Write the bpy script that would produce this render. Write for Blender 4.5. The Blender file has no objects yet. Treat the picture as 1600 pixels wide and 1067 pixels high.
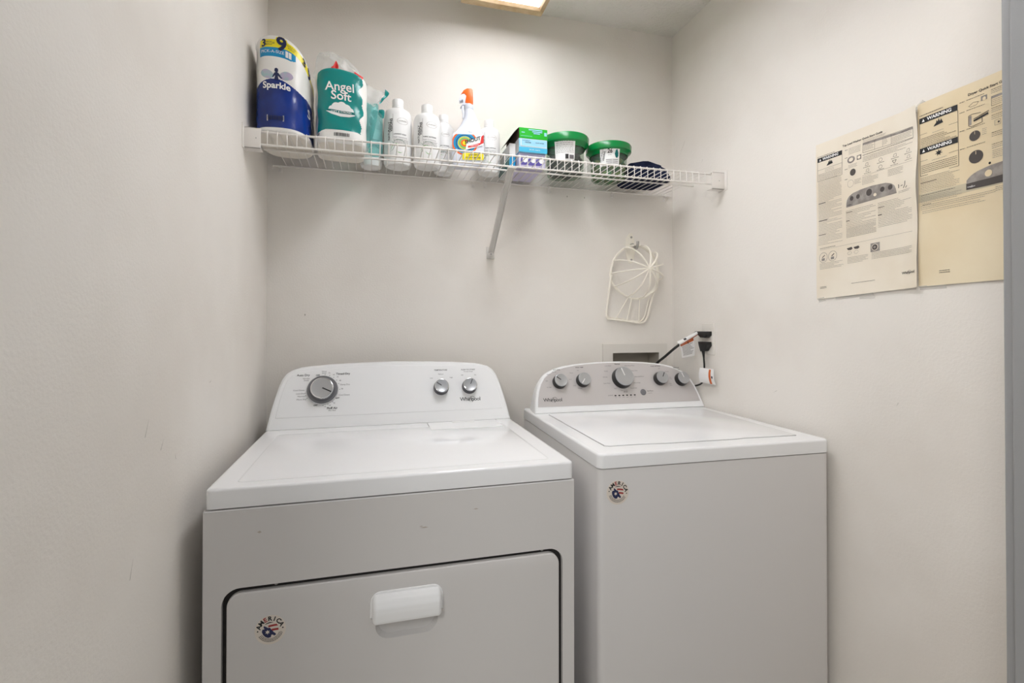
import bpy, bmesh, math, random
from mathutils import Vector, Matrix

random.seed(7)
PI = math.pi
C = bpy.context.scene.collection
scene = bpy.context.scene
R = math.radians

# ------------------------------------------------------------------ camera, world, light, exposure
cam = bpy.data.cameras.new('camera')
cam.sensor_width = 36.0
cam.lens = 779.15 * 36.0 / 1600.0
cam.shift_y = (501.8 - 533.5) / 1600.0
cam.clip_start = 0.02
camo = bpy.data.objects.new('camera', cam)
C.objects.link(camo)
camo.location = (0.3479, -1.8418, 1.2238)
camo.rotation_euler = (R(90 + 0.4755), 0, R(-15.4916))
scene.camera = camo

world = bpy.data.worlds.new('world')
scene.world = world
world.use_nodes = True
bg = world.node_tree.nodes['Background']
bg.inputs[0].default_value = (0.93, 0.97, 1.0, 1)
bg.inputs[1].default_value = 0.37

FIXTURE_POWER = 14.3                       # emission of the ceiling light's diffuser

hall = bpy.data.lights.new('hall_lamp', 'AREA')      # the hall's ceiling lamp, behind the camera
hall.shape = 'DISK'
hall.size = 0.70
hall.energy = 16.5
hall.color = (1.0, 0.98, 0.95)
hallo = bpy.data.objects.new('hall_lamp', hall)
C.objects.link(hallo)
hallo.location = (-0.60, -2.55, 2.22)
hallo.rotation_euler = (R(58), 0, R(-38))

scene.view_settings.view_transform = 'Standard'
scene.view_settings.look = 'None'
scene.view_settings.exposure = 0.16
scene.view_settings.gamma = 1.0
scene.view_settings.use_curve_mapping = False


# ------------------------------------------------------------------ materials
def hx(s):
    out = []
    for i in (0, 2, 4):
        c = int(s[i:i + 2], 16) / 255.0
        out.append(c / 12.92 if c <= 0.04045 else ((c + 0.055) / 1.055) ** 2.4)
    return tuple(out)


MATS = {}


def mat(name, col, rough=0.5, metal=0.0, spec=0.5, bump=None, vary=None, coat=0.0, trans=0.0, alpha=1.0):
    """col: hex; bump: (scale, strength, distance); vary: (scale, second hex, low, high)"""
    if name in MATS:
        return MATS[name]
    m = bpy.data.materials.new(name)
    m.use_nodes = True
    nt = m.node_tree
    b = nt.nodes['Principled BSDF']
    c = hx(col) + (1,)
    b.inputs['Base Color'].default_value = c
    b.inputs['Roughness'].default_value = rough
    b.inputs['Metallic'].default_value = metal
    b.inputs['Specular IOR Level'].default_value = spec
    b.inputs['Coat Weight'].default_value = coat
    b.inputs['Transmission Weight'].default_value = trans
    b.inputs['Alpha'].default_value = alpha
    if bump or vary:
        tc = nt.nodes.new('ShaderNodeTexCoord')
    if bump:
        n = nt.nodes.new('ShaderNodeTexNoise')
        n.inputs['Scale'].default_value = bump[0]
        n.inputs['Detail'].default_value = 4
        bp = nt.nodes.new('ShaderNodeBump')
        bp.inputs['Strength'].default_value = bump[1]
        bp.inputs['Distance'].default_value = bump[2]
        nt.links.new(tc.outputs['Object'], n.inputs['Vector'])
        nt.links.new(n.outputs['Fac'], bp.inputs['Height'])
        nt.links.new(bp.outputs['Normal'], b.inputs['Normal'])
    if vary:
        n = nt.nodes.new('ShaderNodeTexNoise')
        n.inputs['Scale'].default_value = vary[0]
        n.inputs['Detail'].default_value = 6
        r = nt.nodes.new('ShaderNodeValToRGB')
        r.color_ramp.elements[0].position = vary[2]
        r.color_ramp.elements[0].color = hx(vary[1]) + (1,)
        r.color_ramp.elements[1].position = vary[3]
        r.color_ramp.elements[1].color = c
        nt.links.new(tc.outputs['Object'], n.inputs['Vector'])
        nt.links.new(n.outputs['Fac'], r.inputs['Fac'])
        nt.links.new(r.outputs['Color'], b.inputs['Base Color'])
    MATS[name] = m
    return m


def film_mat(name, col, amount, rough=0.12):
    """thin plastic film: mostly clear, tinted, with a gloss"""
    m = bpy.data.materials.new(name)
    m.use_nodes = True
    nt = m.node_tree
    for n in list(nt.nodes):
        nt.nodes.remove(n)
    out = nt.nodes.new('ShaderNodeOutputMaterial')
    tr = nt.nodes.new('ShaderNodeBsdfTransparent')
    tr.inputs[0].default_value = hx(col) + (1,)
    pr = nt.nodes.new('ShaderNodeBsdfPrincipled')
    pr.inputs['Base Color'].default_value = hx(col) + (1,)
    pr.inputs['Roughness'].default_value = rough
    mx = nt.nodes.new('ShaderNodeMixShader')
    tc = nt.nodes.new('ShaderNodeTexCoord')
    ns = nt.nodes.new('ShaderNodeTexNoise')
    ns.inputs['Scale'].default_value = 30
    bp = nt.nodes.new('ShaderNodeBump')
    bp.inputs['Strength'].default_value = 0.5
    bp.inputs['Distance'].default_value = 0.004
    nt.links.new(tc.outputs['Object'], ns.inputs['Vector'])
    nt.links.new(ns.outputs['Fac'], bp.inputs['Height'])
    nt.links.new(bp.outputs['Normal'], pr.inputs['Normal'])
    mx.inputs[0].default_value = amount
    nt.links.new(tr.outputs[0], mx.inputs[1])
    nt.links.new(pr.outputs[0], mx.inputs[2])
    nt.links.new(mx.outputs[0], out.inputs[0])
    return m


def tube_glow(name, col, strength, half):
    """a fluorescent diffuser: dimmer towards the sockets at both ends of its length"""
    m = glow(name, col, strength)
    nt = m.node_tree
    tc = nt.nodes.new('ShaderNodeTexCoord')
    sp_ = nt.nodes.new('ShaderNodeSeparateXYZ')
    ab = nt.nodes.new('ShaderNodeMath')
    ab.operation = 'ABSOLUTE'
    mr = nt.nodes.new('ShaderNodeMapRange')
    mr.interpolation_type = 'SMOOTHSTEP'
    mr.inputs['From Min'].default_value = half * 0.30
    mr.inputs['From Max'].default_value = half
    mr.inputs['To Min'].default_value = strength
    mr.inputs['To Max'].default_value = strength * 0.16
    nt.links.new(tc.outputs['Object'], sp_.inputs[0])
    nt.links.new(sp_.outputs['Y'], ab.inputs[0])
    nt.links.new(ab.outputs[0], mr.inputs['Value'])
    nt.links.new(mr.outputs['Result'], nt.nodes['Principled BSDF'].inputs['Emission Strength'])
    return m


def glow(name, col, strength):
    m = bpy.data.materials.new(name)
    m.use_nodes = True
    b = m.node_tree.nodes['Principled BSDF']
    b.inputs['Base Color'].default_value = hx(col) + (1,)
    b.inputs['Emission Color'].default_value = hx(col) + (1,)
    b.inputs['Emission Strength'].default_value = strength
    return m


M_WALL = mat('wall_paint', 'EDE8E1', 0.75, spec=0.25, bump=(170, 0.22, 0.003), vary=(2.2, 'E6E0D8', 0.36, 0.56))
M_CEIL = mat('textured_ceiling_paint', 'ECE7E4', 0.9, spec=0.2, bump=(75, 0.9, 0.008), vary=(3, 'E3DFD7', 0.35, 0.6))
M_FLOOR = mat('vinyl_floor', 'D2C9BC', 0.45, vary=(5, 'C5BBAD', 0.4, 0.6))
M_TRIM = mat('shaded_trim', '9B9B9B', 0.4, bump=(200, 0.1, 0.002))  # white jamb greyed: its shade is put into the base colour
M_SCUFF = mat('grey_scuff', '8E867C', 0.8)
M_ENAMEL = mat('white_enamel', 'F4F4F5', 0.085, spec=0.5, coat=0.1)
M_ENAMEL_SHADED = mat('white_enamel_shaded', 'D8D5D3', 0.38, spec=0.4, bump=(800, 0.14, 0.0008))  # same enamel as the tops, darkened to hold the fronts' shade
M_PLASTIC = mat('white_plastic', 'F3F3F3', 0.32, spec=0.45)
M_GAP = mat('dark_gap', '2A2725', 0.8)
M_PANEL = mat('silver_control_panel', 'CBC6C4', 0.42, metal=0.2, bump=(700, 0.05, 0.0005))
M_KNOB = mat('brushed_grey_knob', 'B0B0B0', 0.38, metal=0.35)
M_KNOBLITE = mat('pale_silver_knob', 'B4B6B9', 0.3, metal=0.5)
M_CHROME = mat('chrome_ring', 'D8D8D8', 0.12, metal=1.0)
M_DARKPL = mat('dark_grey_plastic', '35333A', 0.35)
M_RING = mat('smoky_dial_ring', '77777B', 0.3, metal=0.4)
M_BLACK = mat('black_plastic', '141414', 0.4)
M_INK = mat('black_ink', '1A1A1C', 0.6)
M_INKG = mat('grey_ink', '6A6668', 0.7)
M_WIRE = mat('white_coated_wire', 'E9E4DE', 0.35, spec=0.45)
M_BRACE = mat('white_painted_steel', 'D9D5CF', 0.4)
M_CREAM = mat('cream_plastic', 'F4EEE1', 0.35)
M_STEEL = mat('zinc_plated_steel', 'A9A6A2', 0.35, metal=0.8)
M_OUTLET = mat('ivory_white_plastic', 'E3DED6', 0.4)
M_WHITE = mat('bright_white_print', 'F2F2F0', 0.45)
M_PAPER = mat('white_tissue_wrap', 'EDEBE6', 0.35, bump=(40, 0.25, 0.004))
M_ROLL = mat('tissue_roll_paper', 'EAE4DA', 0.85, bump=(120, 0.3, 0.002))
M_NAVY = mat('glossy_blue_wrap', '08348F', 0.2, bump=(35, 0.3, 0.004), vary=(9, '06266E', 0.4, 0.6))
M_NAVYINK = mat('navy_ink', '14204C', 0.5)
M_YELLOW = mat('yellow_print', 'F3E21C', 0.3)
M_CYAN = mat('cyan_blue_print', '1690C4', 0.3)
M_IRI = mat('pale_iridescent_print', 'A9C6C9', 0.25, metal=0.2, vary=(60, 'C4B8D2', 0.42, 0.58))
M_TEAL = mat('teal_print_film', '0E8A86', 0.2, bump=(28, 0.45, 0.006))
M_TEALD = mat('dark_teal_print', '0A6E6C', 0.25)
M_RED = mat('red_print', 'DC2A26', 0.35)
M_ORANGE = mat('orange_plastic', 'F26A1B', 0.3, spec=0.5)
M_BOTTLE = mat('white_bottle_plastic', 'EEEDEB', 0.35)
M_BOTTLEB = mat('bluish_white_bottle_plastic', 'E2E6F0', 0.3)
M_GREENINK = mat('leaf_green_ink', '7FB86A', 0.5)
M_GREYGREEN = mat('grey_green_ink', '93A79B', 0.5)
M_GREENBOX = mat('bright_green_card', '19B322', 0.4)
M_BLUEBOX = mat('pale_blue_card', '9CD3EC', 0.4)
M_BLUEBOX2 = mat('sky_blue_card', '45B4DA', 0.4)
M_LAV = mat('lavender_card', 'C9C3DE', 0.45)
M_PURPLE = mat('purple_print', '5C51A0', 0.45)
M_BROWN = mat('raw_brown_card', '5B4A3C', 0.8)
M_GREYCARD = mat('grey_white_card', 'CFCFCE', 0.5)
M_LID = mat('translucent_green_lid', '078A42', 0.25, trans=0.12)
M_TUB = film_mat('clear_tub_plastic', 'DDE6DD', 0.12)
M_POD = mat('dark_pod', '3A3638', 0.3)
M_PODG = mat('green_gold_pod', '6C7A3E', 0.25, vary=(40, '1E7A48', 0.42, 0.55))
M_CLOTH = mat('navy_cloth', '262C44', 0.95, spec=0.1, bump=(220, 0.7, 0.004), vary=(18, '1B2034', 0.4, 0.6))
M_FILM = film_mat('clear_plastic_film', 'F6F8F8', 0.28, rough=0.08)
M_FILMT = film_mat('sheer_teal_film', '9AD6D4', 0.25)
M_SHEET = mat('washer_sheet_paper', 'EFE6D6', 0.85, spec=0.2, vary=(5, 'E8DCC8', 0.35, 0.6))
M_SHEET2 = mat('dryer_sheet_paper', 'EDDFC2', 0.85, spec=0.2, vary=(4, 'E4D2B0', 0.35, 0.6))
M_SHEETBAND = mat('shaded_print_band', 'C9BFA6', 0.85)
M_SHEETGREY = mat('halftone_grey_print', 'A39C96', 0.85, vary=(60, '8C8580', 0.4, 0.6))
M_SHEETDARK = mat('dark_grey_print', '544E4B', 0.85)
M_TXT = mat('small_print_grey', '8F8880', 0.9)
M_TXTD = mat('small_print_dark', '5A534E', 0.9)
M_TAPE = film_mat('clear_tape', 'FAF8F4', 0.5, rough=0.25)
M_STICK = mat('sticker_paper', 'E3D9CE', 0.45)
M_STICKB = mat('sticker_navy', '1C2450', 0.5)
M_STICKR = mat('sticker_red', 'A33030', 0.5)
M_WOODTRIM = mat('tan_wood_trim', 'C9AE8A', 0.5, vary=(20, 'B5976F', 0.4, 0.6))
M_LIGHT = tube_glow('lit_diffuser', 'F8FAFF', FIXTURE_POWER, 0.52)
M_TAG = mat('white_cord_tag', 'E8E6E4', 0.3)
M_TAGO = mat('orange_tag_stripe', 'C9622B', 0.4)
M_RUB = mat('brownish_rub_mark', 'B9AEA4', 0.6)
M_LINER = mat('off_white_box_liner', 'B9B2A6', 0.5)


# ------------------------------------------------------------------ mesh helpers
class MB:
    def __init__(self):
        self.v, self.f, self.mi, self.sm, self.mats = [], [], [], [], []

    def midx(self, m):
        if m not in self.mats:
            self.mats.append(m)
        return self.mats.index(m)

    def add(self, verts, faces, m, smooth=False, M=None):
        o = len(self.v)
        for p in verts:
            p = Vector(p)
            self.v.append(M @ p if M is not None else p)
        k = self.midx(m)
        for f in faces:
            self.f.append([o + i for i in f])
            self.mi.append(k)
            self.sm.append(smooth)

    def bm(self, b, m, smooth=False, M=None):
        b.verts.ensure_lookup_table()
        b.verts.index_update()
        self.add([v.co.copy() for v in b.verts], [[v.index for v in f.verts] for f in b.faces], m, smooth, M)
        b.free()

    def box(self, x0, x1, y0, y1, z0, z1, m, bev=0.0, seg=2, M=None):
        b = bmesh.new()
        bmesh.ops.create_cube(b, size=1)
        for v in b.verts:
            v.co = Vector(((x0 + x1) / 2 + v.co.x * (x1 - x0), (y0 + y1) / 2 + v.co.y * (y1 - y0), (z0 + z1) / 2 + v.co.z * (z1 - z0)))
        if bev:
            bmesh.ops.bevel(b, geom=list(b.edges), offset=bev, segments=seg, affect='EDGES', profile=0.5)
        self.bm(b, m, bool(bev), M)

    def tube(self, pts, r, m, n=8, closed=False, M=None, flat=1.0):
        pts = [Vector(p) for p in pts]
        N = len(pts)
        vs, fs = [], []
        prev = None
        for i in range(N):
            if closed:
                t = pts[(i + 1) % N] - pts[i - 1]
            else:
                t = pts[min(i + 1, N - 1)] - pts[max(i - 1, 0)]
            t.normalize()
            if prev is None:
                a = Vector((0, 0, 1)) if abs(t.z) < 0.9 else Vector((1, 0, 0))
                prev = (a - t * a.dot(t)).normalized()
            else:
                prev = (prev - t * prev.dot(t)).normalized()
            q = t.cross(prev)
            rr = r[i] if isinstance(r, (list, tuple)) else r
            for k in range(n):
                a = 2 * PI * k / n
                vs.append(pts[i] + prev * (math.cos(a) * rr) + q * (math.sin(a) * rr * flat))
        for i in range(N if closed else N - 1):
            j = (i + 1) % N
            for k in range(n):
                l = (k + 1) % n
                fs.append([i * n + k, i * n + l, j * n + l, j * n + k])
        if not closed:
            fs.append(list(range(n))[::-1])
            fs.append([(N - 1) * n + k for k in range(n)])
        self.add(vs, fs, m, True, M)

    def lathe(self, prof, m, n=32, M=None, smooth=True):
        """prof: (r, z) or (r, z, material of the band that starts here)"""
        vs = []
        for p in prof:
            for k in range(n):
                a = 2 * PI * k / n
                vs.append((p[0] * math.cos(a), p[0] * math.sin(a), p[1]))
        for i in range(len(prof) - 1):
            fs = []
            for k in range(n):
                l = (k + 1) % n
                fs.append([i * n + k, i * n + l, (i + 1) * n + l, (i + 1) * n + k])
            mm = prof[i][2] if len(prof[i]) > 2 else m
            self.add_ix(vs if i == 0 else None, fs, mm, smooth, M)
        self.base = None

    def add_ix(self, vs, fs, m, smooth, M):
        if vs is not None:
            self.base = len(self.v)
            for p in vs:
                p = Vector(p)
                self.v.append(M @ p if M is not None else p)
        k = self.midx(m)
        for f in fs:
            self.f.append([self.base + i for i in f])
            self.mi.append(k)
            self.sm.append(smooth)

    def disc(self, r, z, m, n=32, M=None):
        self.add([(r * math.cos(2 * PI * k / n), r * math.sin(2 * PI * k / n), z) for k in range(n)], [list(range(n))], m, False, M)

    def prism(self, out, h0, h1, m, bev=0.0, seg=3, M=None, both=False):
        """outline (x, y) raised from h0 to h1; the rim at h1 is bevelled"""
        b = bmesh.new()
        n = len(out)
        lo = [b.verts.new((p[0], p[1], h0)) for p in out]
        hi = [b.verts.new((p[0], p[1], h1)) for p in out]
        b.faces.new(lo[::-1])
        b.faces.new(hi)
        for i in range(n):
            j = (i + 1) % n
            b.faces.new([lo[i], lo[j], hi[j], hi[i]])
        bmesh.ops.recalc_face_normals(b, faces=list(b.faces))
        if bev:
            b.edges.ensure_lookup_table()
            es = [e for e in b.edges if all(v in hi for v in e.verts)]
            if both:
                es += [e for e in b.edges if all(v in lo for v in e.verts)]
            bmesh.ops.bevel(b, geom=es, offset=bev, segments=seg, affect='EDGES', profile=0.5)
        self.bm(b, m, bool(bev), M)

    def poly(self, pts, m, M=None):
        self.add(pts, [list(range(len(pts)))], m, False, M)

    def grid(self, fn, nu, nv, m, smooth=True, wrap=False, matfn=None):
        o = len(self.v)
        for j in range(nv + 1):
            for i in range(nu + (0 if wrap else 1)):
                self.v.append(Vector(fn(i / nu, j / nv)))
        w = nu if wrap else nu + 1
        for j in range(nv):
            for i in range(nu):
                k = (i + 1) % w if wrap else i + 1
                mm = matfn((i + 0.5) / nu, (j + 0.5) / nv) if matfn else m
                if mm is None:
                    continue
                self.f.append([o + j * w + i, o + j * w + k, o + (j + 1) * w + k, o + (j + 1) * w + i])
                self.mi.append(self.midx(mm))
                self.sm.append(smooth)

    def text(self, s, m, fn, size=0.01, align='CENTER', bold=0.0, width=None, sx=1.0, shear=0.0, spacing=1.0, rot=0.0, at=(0, 0)):
        vs, fs = glyphs(s, align, bold, shear, spacing)
        x0 = min(v[0] for v in vs)
        x1 = max(v[0] for v in vs)
        k = size
        if width:
            k = width / (x1 - x0)
        ca, sa = math.cos(rot), math.sin(rot)
        pts = []
        for x, y in vs:
            x, y = x * k * sx, y * k
            pts.append(fn(at[0] + x * ca - y * sa, at[1] + x * sa + y * ca))
        self.add(pts, fs, m)

    def rects(self, lst, m, fn):
        for x0, x1, y0, y1 in lst:
            self.add([fn(x0, y0), fn(x1, y0), fn(x1, y1), fn(x0, y1)], [[0, 1, 2, 3]], m)

    def build(self, name, parent=None, loc=(0, 0, 0), rot=(0, 0, 0)):
        me = bpy.data.meshes.new(name)
        me.from_pydata([tuple(p) for p in self.v], [], self.f)
        for mm in self.mats:
            me.materials.append(mm)
        me.polygons.foreach_set('material_index', self.mi)
        me.polygons.foreach_set('use_smooth', self.sm)
        me.update()
        o = bpy.data.objects.new(name, me)
        C.objects.link(o)
        o.parent = parent
        o.location = loc
        o.rotation_euler = rot
        if any(self.sm):
            try:
                me.set_sharp_from_angle(angle=R(38))
            except Exception:
                pass
        return o


GL = {}


def glyphs(s, align='CENTER', bold=0.0, shear=0.0, spacing=1.0):
    key = (s, align, bold, shear, spacing)
    if key not in GL:
        cu = bpy.data.curves.new('t', 'FONT')
        cu.body = s
        cu.size = 1.0
        cu.align_x = align
        cu.align_y = 'CENTER'
        cu.offset = bold
        cu.shear = shear
        cu.space_character = spacing
        cu.resolution_u = 3
        o = bpy.data.objects.new('t', cu)
        me = bpy.data.meshes.new_from_object(o)
        GL[key] = ([(v.co.x, v.co.y) for v in me.vertices], [list(p.vertices) for p in me.polygons])
        bpy.data.objects.remove(o)
        bpy.data.curves.remove(cu)
        bpy.data.meshes.remove(me)
    return GL[key]


def thing(name, label, cat, loc=(0, 0, 0), rotz=0.0, group=None):
    o = bpy.data.objects.new(name, None)
    C.objects.link(o)
    o.empty_display_size = 0.05
    o.location = loc
    o.rotation_euler = (0, 0, rotz)
    return tag(o, label, cat, group)


def tag(o, label, cat, group=None):
    o['label'] = label
    o['category'] = cat
    if group:
        o['group'] = group
    return o


def struct(mb, name):
    o = mb.build(name)
    o['kind'] = 'structure'
    return o


def rrect(x0, x1, y0, y1, r, k=6):
    """rounded rectangle; r may be (bl, br, tr, tl)"""
    rs = r if isinstance(r, (tuple, list)) else (r,) * 4
    out = []
    for (cx, cy, a0), rr in zip(((x0, y0, PI), (x1, y0, 1.5 * PI), (x1, y1, 0), (x0, y1, 0.5 * PI)), rs):
        ox = cx + rr if cx == x0 else cx - rr
        oy = cy + rr if cy == y0 else cy - rr
        if rr <= 1e-6:
            out.append((cx, cy))
            continue
        for i in range(k + 1):
            a = a0 + 0.5 * PI * i / k
            out.append((ox + rr * math.cos(a), oy + rr * math.sin(a)))
    return out


def smooth_path(pts, n=8, closed=False):
    P = [Vector(p) for p in pts]
    N = len(P)
    out = []
    for i in range(N if closed else N - 1):
        if closed:
            a, b, c, d = P[i - 1], P[i], P[(i + 1) % N], P[(i + 2) % N]
        else:
            a, b, c, d = P[max(i - 1, 0)], P[i], P[i + 1], P[min(i + 2, N - 1)]
        for k in range(n):
            t = k / n
            out.append(0.5 * ((2 * b) + (c - a) * t + (2 * a - 5 * b + 4 * c - d) * t * t + (3 * b - a - 3 * c + d) * t ** 3))
    if not closed:
        out.append(P[-1])
    return out


def frame(o, u, v, n):
    """matrix whose x, y, z axes are u, v, n at origin o"""
    u, v, n = Vector(u), Vector(v), Vector(n)
    return Matrix(((u.x, v.x, n.x, o[0]), (u.y, v.y, n.y, o[1]), (u.z, v.z, n.z, o[2]), (0, 0, 0, 1)))


FRONT = Matrix(((1, 0, 0, 0), (0, 0, -1, 0), (0, 1, 0, 0), (0, 0, 0, 1)))   # (x, y, h) -> x, -h, y : faces -Y


def front(y=0.0):
    return Matrix.Translation((0, y, 0)) @ FRONT


def patch(m, fn, x0, x1, y0, y1, mm, nx=14, ny=4):
    m.grid(lambda u, v: fn(x0 + (x1 - x0) * u, y0 + (y1 - y0) * v), nx, ny, mm, False)


def area(m, fn, lo, hi, mm, n=24):
    """region between two polylines given left to right"""
    def at(pl, x):
        for a, b in zip(pl, pl[1:]):
            if x <= b[0]:
                return a[1] + (b[1] - a[1]) * (x - a[0]) / max(b[0] - a[0], 1e-9)
        return pl[-1][1]
    x0, x1 = lo[0][0], lo[-1][0]

    def g(u, v):
        x = x0 + (x1 - x0) * (0.5 - 0.5 * math.cos(PI * u))
        a, b = at(lo, x), at(hi, x)
        return fn(x, a + (b - a) * v)
    m.grid(g, n, 6, mm, False)


class Wrap:
    """a closed outline walked by arc length from its front centre"""

    def __init__(self, fn, height, n=720):
        self.p = []
        for i in range(n + 1):
            self.p.append(Vector(fn(2 * PI * i / n - PI)))      # angle 0 faces -Y
        self.s = [0.0]
        for i in range(n):
            self.s.append(self.s[-1] + (self.p[i + 1] - self.p[i]).length)
        self.L = self.s[-1]
        self.h = height
        self.n = n

    def xy(self, s):
        t = (s + self.L / 2) % self.L
        lo, hi = 0, self.n
        while hi - lo > 1:
            mid = (lo + hi) // 2
            if self.s[mid] <= t:
                lo = mid
            else:
                hi = mid
        k = (t - self.s[lo]) / max(self.s[lo + 1] - self.s[lo], 1e-9)
        p = self.p[lo].lerp(self.p[lo + 1], k)
        d = self.p[lo + 1] - self.p[lo]
        nrm = Vector((d.y, -d.x)).normalized()
        return p, nrm

    def at(self, s, t, eps=0.0):
        p, n = self.xy(s)
        return Vector((p.x + n.x * eps, p.y + n.y * eps, self.h(p.x, p.y) * t))


def superell(a, b, e):
    def fn(th):
        s, c = math.sin(th), -math.cos(th)
        return (a * math.copysign(abs(s) ** (2 / e), s), b * math.copysign(abs(c) ** (2 / e), c))
    return fn


# ------------------------------------------------------------------ the room
W = 1.561
H = 2.44
YF = -1.29
SH = 1.7705          # top of the wire shelf

m = MB()
m.box(-0.1, 0.0, -1.45, 0.1, 0, H, M_WALL)
for (y, z, l, a) in ((-0.92, 1.06, 0.03, 1.1), (-0.86, 1.02, 0.02, 0.9), (-0.80, 0.985, 0.012, 2.0), (-0.97, 0.86, 0.03, 1.2), (-0.60, 1.10, 0.012, 0.4)):
    d = Vector((0, math.cos(a), math.sin(a))) * l / 2
    nrm = Vector((0, -math.sin(a), math.cos(a))) * 0.0006
    c = Vector((0.0003, y, z))
    m.poly([c - d - nrm, c + d - nrm * 0.2, c + d + nrm * 0.2, c - d + nrm], M_SCUFF)
struct(m, 'wall_left')

m = MB()                                   # back wall with the opening of the washer box
hx0, hx1, hz0, hz1 = 1.2786, 1.4927, 0.935, 1.1127
for x0, x1, z0, z1 in ((0, hx0, 0, H), (hx1, W, 0, H), (hx0, hx1, 0, hz0), (hx0, hx1, hz1, H)):
    m.poly([(x0, 0, z0), (x1, 0, z0), (x1, 0, z1), (x0, 0, z1)], M_WALL)
for x0, x1, z0, z1 in ((0, hx0, 0, H), (hx1, W, 0, H), (hx0, hx1, 0, hz0), (hx0, hx1, hz1, H)):
    m.poly([(x0, 0.1, z0), (x0, 0.1, z1), (x1, 0.1, z1), (x1, 0.1, z0)], M_WALL)
m.poly([(0, 0, H), (W, 0, H), (W, 0.1, H), (0, 0.1, H)], M_WALL)
for x, z in ((1.085, 1.734), (1.159, 1.734), (0.12, 1.26)):
    m.box(x - 0.0012, x + 0.0012, -0.0004, 0.0005, z - 0.003, z + 0.003, M_SCUFF)
struct(m, 'wall_back')

m = MB()
m.box(W, W + 0.1, -1.45, 0.1, 0, H, M_WALL)
for (y0, z0, y1, z1) in ((-0.088, 1.971, -0.046, 1.915), (-0.20, 1.86, -0.195, 1.845), (-0.56, 1.02, -0.545, 1.012), (-0.957, 0.953, -0.968, 0.950), (-0.935, 1.038, -0.930, 1.028)):
    m.poly([(W - 0.0003, y0, z0), (W - 0.0003, y0 - 0.0007, z0 - 0.0005), (W - 0.0003, y1, z1)], M_SCUFF)
struct(m, 'wall_right')

m = MB()
m.box(-0.1, W + 0.1, -1.45, 0.1, H, H + 0.08, M_CEIL)
struct(m, 'ceiling')
m = MB()
m.box(-0.1, W + 0.1, -1.45, 0.1, -0.06, 0, M_FLOOR)
m.box(-1.6, 3.2, -4.0, -1.45, -0.06, 0, M_FLOOR)
struct(m, 'floor')
m = MB()                                   # wall around the doorway: return at the right and header
m.box(1.312, W, -1.405, YF, 0, H, M_WALL)
m.box(0.0, 1.312, -1.405, YF, 2.06, H, M_WALL)
struct(m, 'wall_front')
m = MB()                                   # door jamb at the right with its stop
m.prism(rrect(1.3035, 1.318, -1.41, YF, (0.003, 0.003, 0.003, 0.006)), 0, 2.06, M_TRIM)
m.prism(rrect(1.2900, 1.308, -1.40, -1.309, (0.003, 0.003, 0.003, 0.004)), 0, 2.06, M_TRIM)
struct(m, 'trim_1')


# ------------------------------------------------------------------ shared bits for the appliances
LEAN = R(25)
TV = Vector((0, math.sin(LEAN), math.cos(LEAN)))
NV = Vector((0, -math.cos(LEAN), math.sin(LEAN)))


def face_map(y0, z0, eps=0.0):
    def fn(u, s):
        p = Vector((u, y0, z0)) + TV * s + NV * eps
        return p
    return fn


def console_shell(mb, out, y0, z0, yback, m, shrink=0.96, bev=0.006):
    """outline (u, s) on the leaning face, drawn back to a vertical rear"""
    cx = sum(p[0] for p in out) / len(out)
    f = face_map(y0, z0)
    rings = []
    cs = sum(p[1] for p in out) / len(out)

    def inset(p, d):
        v = Vector((p[0] - cx, p[1] - cs))
        return (p[0] - v.x / 0.37 * d, max(p[1] - (d if p[1] > 0.01 else 0), 0))
    rings.append([f(*inset(p, bev)) for p in out])
    rings.append([f(*inset(p, bev * 0.35)) - NV * bev * 0.3 for p in out])
    rings.append([f(*p) - NV * bev for p in out])
    back = []
    for p in out:
        q = f(*p)
        back.append(Vector((cx + (p[0] - cx) * shrink, yback, z0 + (q.z - z0) * 0.94)))
    mid = [a.lerp(b, 0.5) + Vector((0, 0, 0.004 if a.z > z0 + 0.01 else 0)) for a, b in zip(rings[-1], back)]
    rings += [mid, back]
    n = len(out)
    vs = [p for r in rings for p in r]
    fs = []
    for i in range(len(rings) - 1):
        for k in range(n):
            l = (k + 1) % n
            fs.append([i * n + k, i * n + l, (i + 1) * n + l, (i + 1) * n + k])
    mb.add(vs, fs, m, True)
    mb.add(rings[0], [list(range(n))], m, False)
    mb.add(back, [list(range(n))[::-1]], m, False)


def swoosh(mb, fn, cx, cy, w, m):
    """the thin loop that runs through the appliance maker's wordmark"""
    pts = []
    N = 26
    for i in range(N + 1):
        a = R(-115) + R(330) * i / N
        th = 0.00055 * math.sin(PI * i / N) * w / 0.068 + 0.00012
        x = math.cos(a) * 0.15 * w
        y = math.sin(a) * 0.115 * w
        c, s = math.cos(R(38)), math.sin(R(38))
        px, py = cx + x * c - y * s, cy + x * s + y * c
        L = math.hypot(x, y)
        ux, uy = (x * c - y * s) / L, (x * s + y * c) / L
        pts.append(((px, py), (px + ux * th * 1.6, py + uy * th * 1.6)))
    for i in range(N):
        a, b = pts[i], pts[i + 1]
        mb.add([fn(*a[0]), fn(*b[0]), fn(*b[1]), fn(*a[1])], [[0, 1, 2, 3]], m)


def wordmark(mb, fn, cx, cy, w, m=None):
    m = m or M_INK
    mb.text('Whirlpool', m, fn, width=w, at=(cx, cy), bold=0.008, spacing=0.93)
    swoosh(mb, fn, cx + w * 0.07, cy, w, m)


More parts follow.
